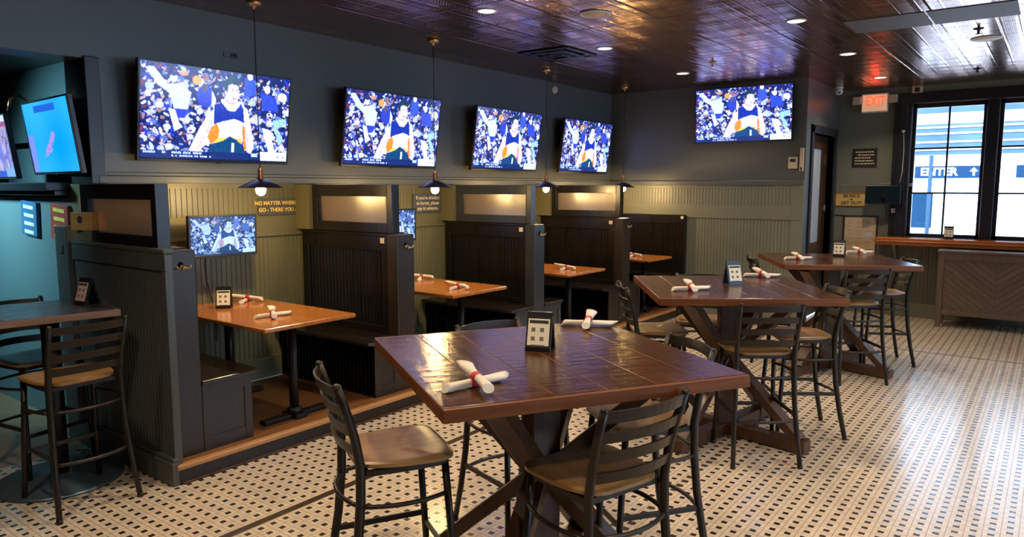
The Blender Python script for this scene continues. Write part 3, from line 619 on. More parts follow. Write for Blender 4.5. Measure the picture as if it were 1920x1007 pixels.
def booth_table(xc, label, w=.80):
    t = thing('booth_table', label, 'table', (xc, 4.92, DK), 0, 'honey coloured booth tables'); y0, y1, zt = 4.245, 5.60, .885-DK
    b = MB(); b.box(-w/2, w/2, y0-4.92, y1-4.92, zt-.032, zt, .008, seg=3); b.build('tabletop', M['boothtop'], t)
    for yy in (-.42, .42):
        b = MB(); b.tube([(0,yy,.03), (0,yy,zt-.05)], .034, 14); b.lathe([(.034,0),(.055,.004),(.055,.05),(.034,.06)], 14, (0,yy,.02)); b.build('post', M['iron'], t)
        b = MB()
        b.bar((-.28,yy,.018), (.28,yy,.018), .075, .032, bev=.008); b.bar((0,yy-.09,.018), (0,yy+.09,.018), .10, .034, bev=.008)
        for s in (-1, 1): b.lathe([(.024,0),(.024,.010),(.0,.012)], 10, (s*.26, yy, 0))
        b.build('foot', M['iron'], t)
        b = MB(); b.box(-.2,.2,yy-.03,yy+.03,zt-.05,zt-.032,.003); b.build('top_plate', M['iron'], t)
    return t
for xc, w, l in ((3.245, .805, 'honey wood booth table nearest the camera, in front of the small booth screen'), (5.165, .79, 'honey wood booth table in the second booth behind the second partition'),
              (7.08, .82, 'honey wood booth table right of the blue-lit post'), (9.00, .72, 'honey wood booth table in the last booth by the back wall')): booth_table(xc, l, w)

# ------------------------------------------------------------------ bar tables and stools
TAB = {1: (2.56, 1.765, R(-31.9)), 2: (5.20, 1.90, R(-54.7)), 3: (7.81, 1.786, R(-60.5))}
ZT, TS = 1.12, 1.24
def make_bar_table():
    t = thing('bar_table', 'x', 'table', (0,0,0), 0, 'tall walnut plank tables')
    h = TS/2; b = MB(); n = 6; pw = TS/n
    for i in range(n): b.box(-h+i*pw+.0006, -h+(i+1)*pw-.0006, -h+.018, h-.018, ZT-.048, ZT, .0025)
    b.build('tabletop', M['top'], t)
    b = MB(); b.box(-h, h, -h, -h+.018, ZT-.05, ZT-.0015, .003); b.box(-h, h, h-.018, h, ZT-.05, ZT-.0015, .003); b.box(-h-.001, -h+.006, -h+.018, h-.018, ZT-.05, ZT-.0015, .002); b.box(h-.006, h+.001, -h+.018, h-.018, ZT-.05, ZT-.0015, .002); b.build('edge_band', M['edge'], t)
    b = MB(); b.box(-.066, .066, -.066, .066, .09, ZT-.05, .006); b.build('post', M['leg'], t)
    b = MB(); b.box(-.42,.42,-.06,.06,ZT-.075,ZT-.05,.003); b.box(-.06,.06,-.42,.42,ZT-.0751,ZT-.05,.003); b.build('cleat', M['leg'], t)
    for k in range(4):
        a = R(45+90*k); d = Vector((math.cos(a), math.sin(a), 0))
        b = MB(); b.bar(d*.05+Vector((0,0,.615)), d*.50+Vector((0,0,ZT-.085)), .105, .06, bev=.004, ext=.02); b.build('upper_brace', M['leg'], t)
        b = MB(); b.bar(d*.05+Vector((0,0,.56)), d*.57+Vector((0,0,.10)), .105, .06, bev=.004, ext=.02); b.build('lower_brace', M['leg'], t)
        b = MB(); b.bar(d*.03+Vector((0,0,.052)), d*.64+Vector((0,0,.052)), .105, .085, bev=.006); b.box(-.045,.045,-.045,.045,0,.012,.003,Matrix.Translation(d*.58)); b.build('foot', M['leg'], t)
    return t
TL = {1: 'large tall walnut plank table nearest the camera', 2: 'tall walnut plank table in the middle of the row', 3: 'tall walnut plank table farthest off, toward the window'}
proto = make_bar_table()
for k in (1, 2, 3):
    o = proto if k == 1 else copy_tree(proto); o['label'] = TL[k]; x, y, a = TAB[k]; setm(o, (x, y, 0), a)

def make_stool():
    t = thing('bar_stool', 'x', 'bar stool', (0,0,0), 0, 'ladder back bar stools with wooden seats')
    # seat: facing +y, broad rounded front, tapering to the back, slightly dished
    out = []
    for a in np.linspace(0, 2*math.pi, 40, endpoint=False):
        c, s_ = math.cos(a), math.sin(a); e = .34
        x = math.copysign(abs(c)**e, c); y = math.copysign(abs(s_)**(e if s_ > 0 else .75), s_)
        wd = .222 if y > .2 else .222-.028*(.2-y)
        out.append((x*wd, y*.205+.005))
    b = MB(); rings = []; zs = .765
    def dish(x, y, r): return -.012*(1-r*r)*(1 if y < .12 else .4)
    ctr = b.b.verts.new((0, 0, zs-.012)); prev = None; levels = [(.35,0), (.7,0), (.93,0), (1.0,-.006), (1.0,-.020), (.95,-.027)]
    for f, dz_ in levels:
        rings.append([b.b.verts.new((x*f, y*f, zs+dz_+(dish(x, y, f) if dz_ == 0 else 0))) for x, y in out])
    n = len(out)
    for i in range(n): b.b.faces.new([ctr, rings[0][i], rings[0][(i+1)%n]]).smooth = True
    for k in range(len(rings)-1):
        for i in range(n): b.b.faces.new([rings[k][i], rings[k+1][i], rings[k+1][(i+1)%n], rings[k][(i+1)%n]]).smooth = (k < 2)
    b.b.faces.new(list(reversed(rings[-1]))); b.build('seat', M['seat'], t)
    b = MB(); ring = [(.180,.165), (.187,.0), (.180,-.165), (-.180,-.165), (-.187,.0), (-.180,.165)]
    for i in range(6): b.bar((*ring[i], .726), (*ring[(i+1)%6], .726), .022, .022)
    b.build('seat_frame', M['metal'], t)
    tb = .0155
    for s_ in (-1, 1):
        b = MB(); b.tube([(s_*.212,.205,.012), (s_*.200,.185,.35), (s_*.186,.160,.72)], tb, 8); b.lathe([(.018,0),(.018,.02),(.016,.024)], 8, (s_*.212,.205,0)); o = b.build('leg', M['metal'], t)
        b = MB(); b.tube([(s_*.222,-.285,.012), (s_*.210,-.245,.2), (s_*.198,-.210,.42), (s_*.192,-.192,.62), (s_*.192,-.190,.76), (s_*.194,-.210,.88), (s_*.198,-.240,.99), (s_*.202,-.275,1.095)], [tb, tb*1.05, tb*1.1, tb*1.12, tb*1.12, tb*1.08, tb*1.02, tb*.95], 8, sy=1.15)
        b.lathe([(.018,0),(.018,.02),(.016,.024)], 8, (s_*.222,-.285,0)); b.lathe([(.015,-.008),(.017,.0),(.010,.010),(0,.012)], 8, (s_*.202,-.276,1.095)); b.build('back_leg', M['metal'], t)
    for z, hh in ((1.066,.046), (.985,.043), (.905,.043), (.826,.043)):
        yb = {1.066:-.264, .985:-.238, .905:-.214, .826:-.199}[z]
        b = MB(); k = 11; fr_, bk = [], []
        for i in range(k):
            u = i/(k-1)*2-1; x = u*.196; y = yb-.046*(1-u*u); zz = z+.006*(1-u*u)
            lean = .012
            fr_.append((b.b.verts.new((x, y+.005-lean*0, zz-hh/2)), b.b.verts.new((x, y+.005-lean, zz+hh/2)))); bk.append((b.b.verts.new((x, y-.005, zz-hh/2)), b.b.verts.new((x, y-.005-lean, zz+hh/2))))
        for i in range(k-1):
            for q in ([fr_[i][0], fr_[i+1][0], fr_[i+1][1], fr_[i][1]], [bk[i][1], bk[i+1][1], bk[i+1][0], bk[i][0]], [fr_[i][1], fr_[i+1][1], bk[i+1][1], bk[i][1]], [bk[i][0], bk[i+1][0], fr_[i+1][0], fr_[i][0]]): b.b.faces.new(q).smooth = False
        b.b.faces.new([fr_[0][0], fr_[0][1], bk[0][1], bk[0][0]]); b.b.faces.new([fr_[-1][1], fr_[-1][0], bk[-1][0], bk[-1][1]]); b.build('slat', M['metal'], t)
    def arc(p, q, bow, z, n=9):
        p, q = Vector(p), Vector(q); d = (q-p); nrm = Vector((d.y, -d.x)).normalized()
        return [(*(p+d*i/(n-1)+nrm*bow*(1-(2*i/(n-1)-1)**2)), z) for i in range(n)]
    b = MB(); b.tube(arc((.193,.172), (.195,-.200), -.045, .60), .0095, 8); b.build('upper_rail', M['metal'], t)
    b = MB(); b.tube(arc((-.195,-.200), (-.193,.172), -.045, .60), .0095, 8); b.build('upper_rail', M['metal'], t)
    b = MB(); b.tube(arc((.195,-.195), (-.195,-.195), -.055, .60), .0095, 8); b.build('upper_rail', M['metal'], t)
    for p, q, z in (((.203,.188),(-.203,.188),.30), ((.204,-.225),(.203,.188),.34), ((-.204,-.225),(-.203,.188),.34)):
        b = MB(); b.bar((*p, z), (*q, z), .012, .026, bev=.002); b.build('footrest', M['metal'], t)
    b = MB(); b.tube(arc((.206,-.225), (-.206,-.225), -.05, .31), .0105, 8); b.build('footrest', M['metal'], t)
    return t
stool = make_stool(); used = [False]
def place_stool(x, y, ang, label):
    """ang = facing direction"""
    o = copy_tree(stool) if used[0] else stool; used[0] = True; o['label'] = label; setm(o, (x, y, 0), ang-math.pi/2); return o
def at_table(k, e, n, phi, label):
    x, y, a = TAB[k]; ce, cn = e+.275*math.cos(R(phi)), n+.275*math.sin(R(phi))
    place_stool(x+ce*math.cos(a)-cn*math.sin(a), y+ce*math.sin(a)+cn*math.cos(a), a+R(phi), label)
at_table(1, -.91, .08, 3, 'bar stool in left profile with tan seat, left of the nearest table')
at_table(1, .104, -.70, 104, 'bar stool in the foreground with its curved slats toward the camera')
at_table(1, .83, .076, 176, 'bar stool at the right end of the nearest table, half hidden by the foreground stool')
at_table(1, .068, .90, -75, 'bar stool on the far side of the nearest table, mostly legs seen below')
at_table(2, -.76, .21, 2, 'bar stool at the left end of the middle table, ladder back edge-on')
at_table(2, .09, -.70, 92, 'bar stool with its back toward the camera at the middle table')
at_table(2, .83, .08, 180, 'bar stool at the right end of the middle table, seat toward the left')
at_table(2, .0, .90, -98, 'bar stool behind the middle table, only its top rail above the wood')
at_table(3, .11, -.70, 98, 'bar stool with its back toward the camera at the farthest tall table')
at_table(3, .86, .30, 180, 'bar stool at the right end of the farthest tall table, by the window ledge')
at_table(3, -.74, .30, 0, 'bar stool at the left end of the farthest tall table, edge-on and dark')
place_stool(1.75, 4.565, R(91), 'bar stool at the square bar top on the left, slats toward the camera')
place_stool(1.82, 5.24, R(-80), 'bar stool on the far side of the square bar top on the left')

# square bar top with steel disc base on the left
t = thing('pedestal_bar_table', 'small dark bar top on a round steel disc base at the left edge', 'table', (1.80, 4.95, 0), R(-9))
b = MB(); b.box(-.30,.305,-.325,.36,1.062,1.10,.003); b.build('tabletop', M['lam'], t)
b = MB(); b.box(-.304,.309,-.335,-.325,1.058,1.099,.003); b.box(-.304,.309,.36,.37,1.058,1.099,.003); b.box(-.31,-.30,-.335,.37,1.058,1.099,.003); b.box(.305,.315,-.335,.37,1.058,1.099,.003); b.build('edge_band', M['lamedge'], t)
b = MB(); b.tube([(0,0,.03),(0,0,1.05)], .052, 16); b.build('column', M['iron'], t)
b = MB(); b.lathe([(.355,0),(.362,.006),(.36,.014),(.34,.020),(.08,.034),(.06,.05)], 48, (0,0,0)); b.build('disc_base', flat('brushed_steel_disc', (.09,.12,.14), .35, .6), t)
b = MB(); b.bar((-.24,-.2,1.052),(.24,.2,1.052),.05,.02); b.bar((-.24,.2,1.052),(.24,-.2,1.052),.05,.02); b.build('top_bracket', M['iron'], t)

# ------------------------------------------------------------------ table settings
def make_roll():
    t = thing('napkin_roll', 'x', 'napkin', (0,0,0), 0, 'rolled napkins with red paper bands')
    b = MB(); k, n = 13, 14; rings = []
    for i in range(k):
        u = i/(k-1); x = -.135+.27*u
        hw = .0155+.016*max(0, (u-.5)/.5)**1.1+.006*max(0, (.30-u)/.30); vh = .0150-.0035*max(0, (u-.5)/.5)
        ring = []
        for j in range(n):
            a = 2*math.pi*j/n; fold = 1+.07*math.sin(3*a+5*u)*(.4+u); skew = .022*math.sin(a+.6) if i == k-1 else (.010*math.sin(a) if i == 0 else 0)
            ring.append(b.b.verts.new((x+skew, hw*fold*math.copysign(abs(math.cos(a))**.8, math.cos(a)), vh*fold*math.copysign(abs(math.sin(a))**.8, math.sin(a))+.0160)))
        rings.append(ring)
    for i in range(k-1):
        for j in range(n): b.b.faces.new([rings[i][j], rings[i][(j+1)%n], rings[i+1][(j+1)%n], rings[i+1][j]]).smooth = True
    b.b.faces.new(list(reversed(rings[0]))); b.b.faces.new(rings[-1]); b.build('napkin', M['linen'], t)
    b = MB(); b.lathe([(.0162,-.016),(.0185,-.015),(.0188,.015),(.0165,.016)], 14, M=Matrix.Translation((-.012,0,.0155)) @ Matrix.Diagonal((1,1.1,.92,1)) @ Matrix.Rotation(R(90), 4, 'Y')); b.build('paper_band', M['red'], t)
    return t
roll = make_roll(); ru = [False]
def rolls(x, y, z, ang, place, spread=75):
    for k in (0, 1):
        o = copy_tree(roll) if ru[0] else roll; ru[0] = True
        a = R(ang + (spread if k else 0))
        o.location = (x, y, z + (.041 if k else .001)); o.rotation_euler = (0, R(-5) if k else 0, a)
        if k: o.location.z = z+.024
        o['label'] = ('upper' if k else 'lower') + ' napkin roll of the pair ' + place
zt, zb = ZT, .885
rolls(1.99, 1.665, zt, -13, 'near the front left corner of the nearest tall table', 72)
rolls(3.235, 1.93, zt, -60, 'at the far right of the nearest tall table', 85)
rolls(4.80, 2.03, zt, -40, 'at the left front of the middle tall table', 75)
rolls(5.87, 1.88, zt, -62, 'at the far side of the middle tall table', 100)
rolls(7.52, 2.05, zt, -48, 'at the left of the farthest tall table', 80)
rolls(8.62, 1.70, zt, -58, 'at the far right of the farthest tall table', 90)
rolls(3.17, 4.62, zb, -10, 'at the front of the first booth table', 70)
rolls(3.47, 5.42, zb, 40, 'at the wall end of the first booth table', 80)
rolls(5.13, 4.51, zb, 15, 'at the front of the second booth table', 70)
rolls(5.42, 5.28, zb, 40, 'at the wall end of the second booth table', 80)
rolls(7.10, 4.56, zb, 15, 'at the front of the third booth table', 70)
rolls(8.98, 4.66, zb, 15, 'at the front of the last booth table', 70)

M['print'] = flat('grey_brown_print', (.16,.13,.10), .7)
def make_tent(label, x, y, z, ang, body, face, name='menu_stand', lines=4):
    """A-frame card stand; ang = direction the printed side looks at"""
    t = thing(name, label, 'menu stand', (x, y, z), ang+math.pi/2, 'card stands on the tables')
    w, h, d = .115, .172, .055
    b = MB(); q = frame((0,0,0), (0,1,0), (0,0,1))
    b.prism([(-d,0),(-d+.012,0),(.012,h),(-.004,h)], -w/2, w/2, M=q); b.prism([(d,0),(d-.012,0),(-.006,h-.004),(.008,h)], -w/2, w/2, M=q); b.box(-w/2,w/2,-d,-d+.020,0,.022,.002); b.build('easel', body, t)
    n = Vector((0, -h, d-.004)).normalized(); U = Vector((1,0,0)); V = Vector((0, d-.004, h)).normalized(); O = Vector((0, -d/2-.003, h/2))+n*.001
    Mf = frame(O, U, V)
    b = MB(); b.box(-w/2+.008, w/2-.008, -h*.36, h*.34, 0, .0022, .0006, Mf); ca = b.build('card', face, t)
    rg = random.Random(int(x*100)); pm = M['print']
    b = MB(); b.box(-w/2+.014, w/2-.014, h*.22, h*.30, .0022, .0028, M=Mf); b.build('heading', M['ink'], ca)
    for r_ in range(2):
        for c_ in range(2):
            b = MB(); b.box(-.033+.040*c_, -.015+.040*c_, -.040+.040*r_, -.022+.040*r_, .0022, .0028, M=Mf); b.build('printed_picture', pm, ca)
    b = MB(); b.box(-.036, .030, -.060, -.0575, .0022, .0028, M=Mf); b.build('text_line', pm, ca); return t

def look(x, y): return math.atan2(-y, -x)
make_tent('black card stand with cream card on the nearest tall table', 2.63, 1.82, zt, look(2.70,1.86)-.25, M['blackplastic'], M['card'])
make_tent('blue-sided card stand on the middle tall table', 5.32, 1.92, zt, look(5.3,1.9)+.55, flat('blue_card_stand', (.03,.06,.10), .4), M['card'])
make_tent('black card stand on the farthest tall table', 8.12, 1.80, zt, look(8,1.8)-.1, M['blackplastic'], M['card'])
make_tent('black card stand at the wall end of the first booth table', 3.18, 5.28, zb, look(3.2,5.3)-.15, M['blackplastic'], M['card'])
make_tent('card stand in side view on the small bar top at the left', 2.02, 4.93, 1.10, R(188), M['blackplastic'], flat('pink_card', (.62,.40,.38), .6))
make_tent('little dark card stand on the window ledge', 11.40, 1.15, 1.145, R(185), M['blackplastic'], M['card'])

# ------------------------------------------------------------------ televisions
yt = 5.36
for xc, w, l in ((3.265, 1.30, 'largest-looking wall television, leftmost of the row over the booths'), (5.16, 1.30, 'second television from the left in the row over the booths'),
              (7.05, 1.30, 'third television from the left in the row over the booths'), (8.88, 1.30, 'fourth television in the row over the booths, by the room corner')):
    television(l, (xc, yt, 2.405), 0, R(8.0), w, .735, SM_GAME, 'large televisions showing a basketball player')
television('wide television alone on the back wall under the ceiling', (9.72, 3.46, 2.81), R(-90), R(3), 1.33, .745, SM_GAME, 'large televisions showing a basketball player', arm=.13)
t1 = television('small television on an arm in the first booth', (3.25, 5.36, 1.455), R(-2), R(2), .585, .335, SM_SMALL, 'small booth televisions', arm=.27, name='booth_television')
television('small television in the third booth, glowing through the obscure glass', (7.12, 5.40, 1.455), R(-2), R(2), .585, .335, SM_SMALL, 'small booth televisions', arm=.23, name='booth_television')
television('small television in the last booth, glowing through the farthest obscure glass', (9.0, 5.40, 1.455), R(-2), R(2), .585, .335, SM_SMALL, 'small booth televisions', arm=.23, name='booth_television')
t2 = television('small television in the second booth, half hidden by the partition', (5.18, 5.40, 1.455), R(-2), R(2), .585, .335, SM_SMALL, 'small booth televisions', arm=.23, name='booth_television')
b = MB(); b.tube([(3.12,5.42,1.30), (3.14,5.47,1.22), (3.20,5.56,1.08), (3.26,5.618,.96), (3.29,5.615,.84), (3.31,5.62,.70), (3.30,5.62,.55)], .0055, 6); tag(b.build('power_cable', M['blackplastic']), 'black cable hanging below the small television in the first booth', 'cable')
television('tilted television with a bright blue map on the passage wall', (2.265, 5.98, 2.215), R(-90)-R(3), R(7), .95, .55, SM_MAP, arm=.5)
television('tilted television with a colourful picture at the left edge', (2.275, 7.16, 2.17), R(-90)-R(3), R(7), .92, .52, SM_BLUR, arm=.5)
# mounting arms on the passage ledge
for yy, l in ((5.96, 'bent steel pipe bracket above the blue map television'), (7.15, 'bent steel pipe bracket above the left edge television')):
    b = MB(); b.tube([(2.32,yy-.25,2.46), (2.34,yy-.25,2.56), (2.40,yy-.25,2.60), (2.46,yy-.25,2.56), (2.47,yy-.25,2.47), (2.56,yy-.25,2.44), (2.85,yy-.25,2.44)], .012, 8); tag(b.build('pipe_bracket', M['copper']), l, 'bracket')

# ------------------------------------------------------------------ pendants
def make_pendant():
    t = thing('pendant_lamp', 'x', 'lamp', (0,0,0), 0, 'enamel pendant lamps over the booths')
    b = MB(); b.lathe([(0,0),(.052,0),(.055,-.012),(.05,-.026),(.02,-.032),(.012,-.045),(.007,-.06)], 20, (0,0,ZC)); b.build('canopy', M['brass'], t)
    b = MB(); b.tube([(0,0,ZC-.05),(0,0,2.0)], .0035, 6); b.build('cord', M['blackplastic'], t)
    b = MB(); b.lathe([(.006,2.01),(.014,2.0),(.016,1.985),(.022,1.975),(.022,1.925),(.028,1.915),(.028,1.905)], 16); so = b.build('socket', M['copper'], t)
    b = MB(); b.lathe([(.026,1.908),(.05,1.902),(.165,1.846),(.168,1.840),(.163,1.842),(.048,1.895),(.024,1.900)], 32); b.build('shade', M['shade'], t)
    b = MB(); b.lathe([(.013,1.90),(.016,1.885),(.034,1.850),(.040,1.825),(.033,1.798),(.016,1.783),(0,1.780)], 16); b.build('bulb', M['bulb'], so)
    return t
pend = make_pendant()
PN = [(3.335,4.955,'pendant lamp with lit bulb over the first booth, largest in view'), (5.19,4.845,'pendant lamp with lit bulb over the second booth'), (7.29,4.97,'pendant lamp with lit bulb over the third booth'), (9.215,4.955,'pendant lamp with lit bulb over the last booth, farthest off')]
for i, (x, y, l) in enumerate(PN):
    o = pend if i == 0 else copy_tree(pend); o['label'] = l; o.location = (x, y, 0)
    la = bpy.data.lights.new('pendant_light', 'POINT'); la.energy = 30; la.color = (1,.66,.26); la.shadow_soft_size = .03
    lo = bpy.data.objects.new('pendant_light', la); COL.objects.link(lo); lo.location = (x, y, 1.768)

# ------------------------------------------------------------------ ceiling fittings
def make_can():
    t = thing('ceiling_downlight', 'x', 'downlight', (0,0,0), 0, 'round recessed ceiling downlights')
    b = MB(); b.lathe([(.083,0),(.086,-.004),(.072,-.008),(.066,-.004),(.066,0)], 24, (0,0,ZC)); b.build('trim_ring', M['white'], t)
    b = MB(); b.lathe([(0,-.0035),(.066,-.0035),(.066,-.001)], 24, (0,0,ZC)); b.build('lens', M['lens'], t)
    return t
can = make_can()
CN = [(4.62,3.73,'downlight nearest the top left of the ceiling, left of the round speaker'), (6.55,3.76,'downlight beside the black ceiling vent'), (8.55,3.80,'downlight over the far booths, left of the blue ceiling glow'),
      (6.46,1.865,'bright downlight right of the blue ceiling glow'), (8.36,1.87,'downlight between the bright one and the exit sign'), (10.38,1.92,'downlight in the red glow of the exit sign')]
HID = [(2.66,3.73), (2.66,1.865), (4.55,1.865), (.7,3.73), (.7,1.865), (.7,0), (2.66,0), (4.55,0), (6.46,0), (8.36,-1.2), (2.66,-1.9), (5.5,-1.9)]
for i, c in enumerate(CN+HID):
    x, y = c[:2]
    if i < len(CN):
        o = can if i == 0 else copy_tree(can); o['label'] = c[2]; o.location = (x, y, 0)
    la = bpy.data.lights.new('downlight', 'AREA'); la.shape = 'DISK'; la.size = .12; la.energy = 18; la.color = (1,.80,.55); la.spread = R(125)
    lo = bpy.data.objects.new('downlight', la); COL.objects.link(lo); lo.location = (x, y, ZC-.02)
for x, y, l in ((5.22,3.09,'large beige round speaker in the ceiling, left of centre'), (8.28,.64,'round beige speaker in the bright ceiling near the window')):
    t = thing('ceiling_speaker', l, 'speaker', (x, y, ZC), 0, 'round ceiling speakers')
    b = MB(); b.lathe([(.125,0),(.128,-.006),(.112,-.012),(.105,-.008)], 32); b.build('rim', M['white'], t); b = MB(); b.lathe([(0,-.010),(.106,-.008),(.106,0)], 32); b.build('grille', M['cream'], t)
t = thing('ceiling_vent', 'black square air vent in the dark ceiling', 'vent', (6.52, 4.31, ZC))
b = MB(); b.box(-.3,.3,-.3,.3,-.008,0,.002); b.build('plate', M['iron'], t)
for k, s in enumerate((.29,.20,.11)):
    b = MB()
    for a in range(4): b.bar((-s,-s,-.012-.010*k), (s,-s,-.012-.010*k), .045, .006); bmesh.ops.rotate(b.b, verts=b.b.verts, cent=(0,0,0), matrix=Matrix.Rotation(R(90),3,'Z'))
    b.build('louvre', M['iron'], t)
for x, y, l in ((7.74,.66,'sprinkler head in the bright ceiling by the round speaker'), (8.0,3.2,'small sprinkler head in the dark ceiling'), (10.3,.86,'sprinkler head in the ceiling near the window wall')):
    b = MB(); b.lathe([(.04,0),(.042,-.006),(.012,-.012),(.010,-.04),(.022,-.044),(.022,-.048),(0,-.05)], 14, (x,y,ZC)); tag(b.build('sprinkler_head', M['iron'] if y < 2 else M['brass']), l, 'sprinkler', 'ceiling sprinkler heads')

# ------------------------------------------------------------------ signs and wall fittings
FW = lambda x, y, z: frame((x, y, z), (1,0,0), (0,0,1))       # on a wall facing -y
FX = lambda x, y, z: frame((x, y, z), (0,-1,0), (0,0,1))      # on a wall facing -x
def sign(label, Mf, w, h, board, lines, mat, size, lh, name='wall_sign', border=None, bold=.0, sizes=None, mats=None):
    t = thing(name, label, 'sign', Mf.translation)
    b = MB(); b.box(-w/2, w/2, -h/2, h/2, 0, .014, .003, Mf); bo = b.build('board', board, t, world=True)
    if border:
        b = MB(); e = .010
        for a in ((-w/2,w/2,h/2-e,h/2),(-w/2,w/2,-h/2,-h/2+e),(-w/2,-w/2+e,-h/2,h/2),(w/2-e,w/2,-h/2,h/2)): b.box(*a, .012, .019, .002, Mf)
        b.build('border', border, bo)
    n = len(lines)
    for i, s in enumerate(lines):
        text('lettering', s, sizes[i] if sizes else size, mats[i] if mats else mat, bo, Mf @ Matrix.Translation((0, ((n-1)/2-i)*lh, .0145)), bold=bold)
    return t
sign('grey sign with yellow capitals in the first booth', FW(3.985, YB-.024, 1.673), .475, .15, M['signgrey'], ['NO MATTER WHERE YOU', 'GO - THERE YOU ARE.'], M['yellow'], .047, .060, bold=.0012)
sign('grey sign with three pale lines in the second booth', FW(5.895, YB-.024, 1.668), .46, .205, M['signgrey'], ["If you're drinking", 'to forget, please', 'pay in advance.'], M['palegold'], .055, .058, bold=.001)
sign('gold sign BE NICE OR GET OUT under the exit sign', FX(XW-.016, 2.43, 1.66), .44, .19, M['signgold'], ['BE NICE', 'OR', 'GET OUT!'], M['ink'], .07, .052, border=M['ledge'], bold=.0015, sizes=[.064,.034,.064])
# dark plaque with gold lines too small to read
t = thing('wall_plaque', 'dark plaque with five lines of tiny gold writing', 'sign', (XW, 2.285, 2.27)); Mf = FX(XW, 2.285, 2.265)
b = MB(); b.box(-.165,.165,-.135,.135,0,.016,.003,Mf); bo = b.build('board', M['signdark'], t, world=True)
rg = random.Random(4)
for i, (a, c) in enumerate(((-.12,.12),(-.09,.13),(-.13,.08),(-.13,.12),(-.13,.13))):
    b = MB(); x = a; y = .085-.042*i
    while x < c:
        w = .012+.03*rg.random(); b.box(x, min(x+w, c), y-.008, y+.008, .016, .0175, M=Mf); x += w+.008
    b.build('writing_line', M['palegold'], bo)
def tall_sign(label, y, z, board, hue, rows):
    Mf = FX(2.30, y, z) @ Matrix.Rotation(R(-4), 4, 'Z')
    t = thing('wall_sign', label, 'sign', (2.30, y, z)); w, h = .30, .27
    b = MB(); b.box(-w/2,w/2,-h/2,h/2,0,.03,.004,Mf); bo = b.build('board', board, t, world=True)
    rg = random.Random(rows)
    for i in range(rows):
        b = MB(); y_ = h/2-.045-i*(h-.07)/(rows-1)*.98; x = -.10+.02*rg.random()
        while x < .09:
            w_ = .014+.02*rg.random(); b.box(x, x+w_, y_-.014, y_+.014, .03, .032, M=Mf); x += w_+.006
        b.build('writing_line', hue, bo)
tall_sign('blue sign with faded writing on the teal passage wall', 6.50, 1.60, M['signblue'], M['palegold'], 4)
tall_sign('red sign with yellow writing on the teal passage wall', 5.935, 1.585, M['signred'], M['yellow'], 4)
# exit sign
t = thing('exit_sign', 'lit red EXIT sign with two emergency lamp heads', 'exit sign', (XW, 2.18, 3.05)); Mf = FX(XW, 2.185, 3.04)
b = MB(); b.box(-.175,.175,-.135,.135,0,.05,.006,Mf); ho = b.build('housing', M['white'], t, world=True)
b = MB(); b.box(-.160,.160,-.115,.115,.05,.054,M=Mf); fa_ = b.build('face', M['exitface'], ho)
text('lettering', 'EXIT', .20, M['redneon'], ho, Mf @ Matrix.Translation((.012, .02, .0545)) @ Matrix.Diagonal((.62,.95,1,1)), bold=.004)
b = MB(); b.prism([(-.155,.02),(-.130,.045),(-.130,-.005)], .054, .056, M=Mf); b.build('arrow', M['redneon'], ho)
for s in (-1, 1):
    b = MB(); cx = .235*s; b.box(cx-.062, cx+.062, -.01, .105, .0, .075, .012, Mf); b.box(cx-.05, cx+.05, .0, .095, .075, .082, .004, Mf); b.build('emergency_lamp', M['cream'], t, world=True)
el = bpy.data.lights.new('exit_glow', 'AREA'); el.shape = 'RECTANGLE'; el.size, el.size_y = .2, .10; el.energy = .5; el.color = (1,.03,.02); eo = bpy.data.objects.new('exit_glow', el); COL.objects.link(eo); eo.location = (XW-.12, 2.185, 3.02); eo.rotation_euler = (0, R(160), 0)
# framed poster board standing on the wall
t = thing('poster_board', 'pale framed poster board below the gold sign', 'poster', (XW, 2.29, 1.14)); Mf = FX(XW-.014, 2.29, 1.12)
b = MB(); w, h = .47, .62
for a in ((-w/2,w/2,h/2-.022,h/2),(-w/2,w/2,-h/2,-h/2+.022),(-w/2,-w/2+.022,-h/2,h/2),(w/2-.022,w/2,-h/2,h/2)): b.box(*a, 0, .026, .003, Mf)
b.build('poster_frame', M['signdark'], t, world=True)
b = MB(); b.box(-w/2+.02,w/2-.02,-h/2+.02,h/2-.02,.004,.014,M=Mf); b.build('sheet', M['plaque'], t, world=True)
b = MB(); rg = random.Random(9)
for i in range(9):
    y = .20-.055*i
    for k in range(3):
        x = -.19+.13*k+.03*rg.random(); b.box(x, x+.02+.06*rg.random(), y-.003, y+.003, .014, .015, M=Mf)
b.build('print', flat('brown_print', (.28,.16,.09), .7), t, world=True)
b = MB(); b.prism([(.02,.05),(.16,.07),(.15,-.06),(.05,-.06),(.09,.0)], .014, .0152, M=Mf); b.build('print_motif', flat('grey_print', (.52,.44,.42), .7), t, world=True)
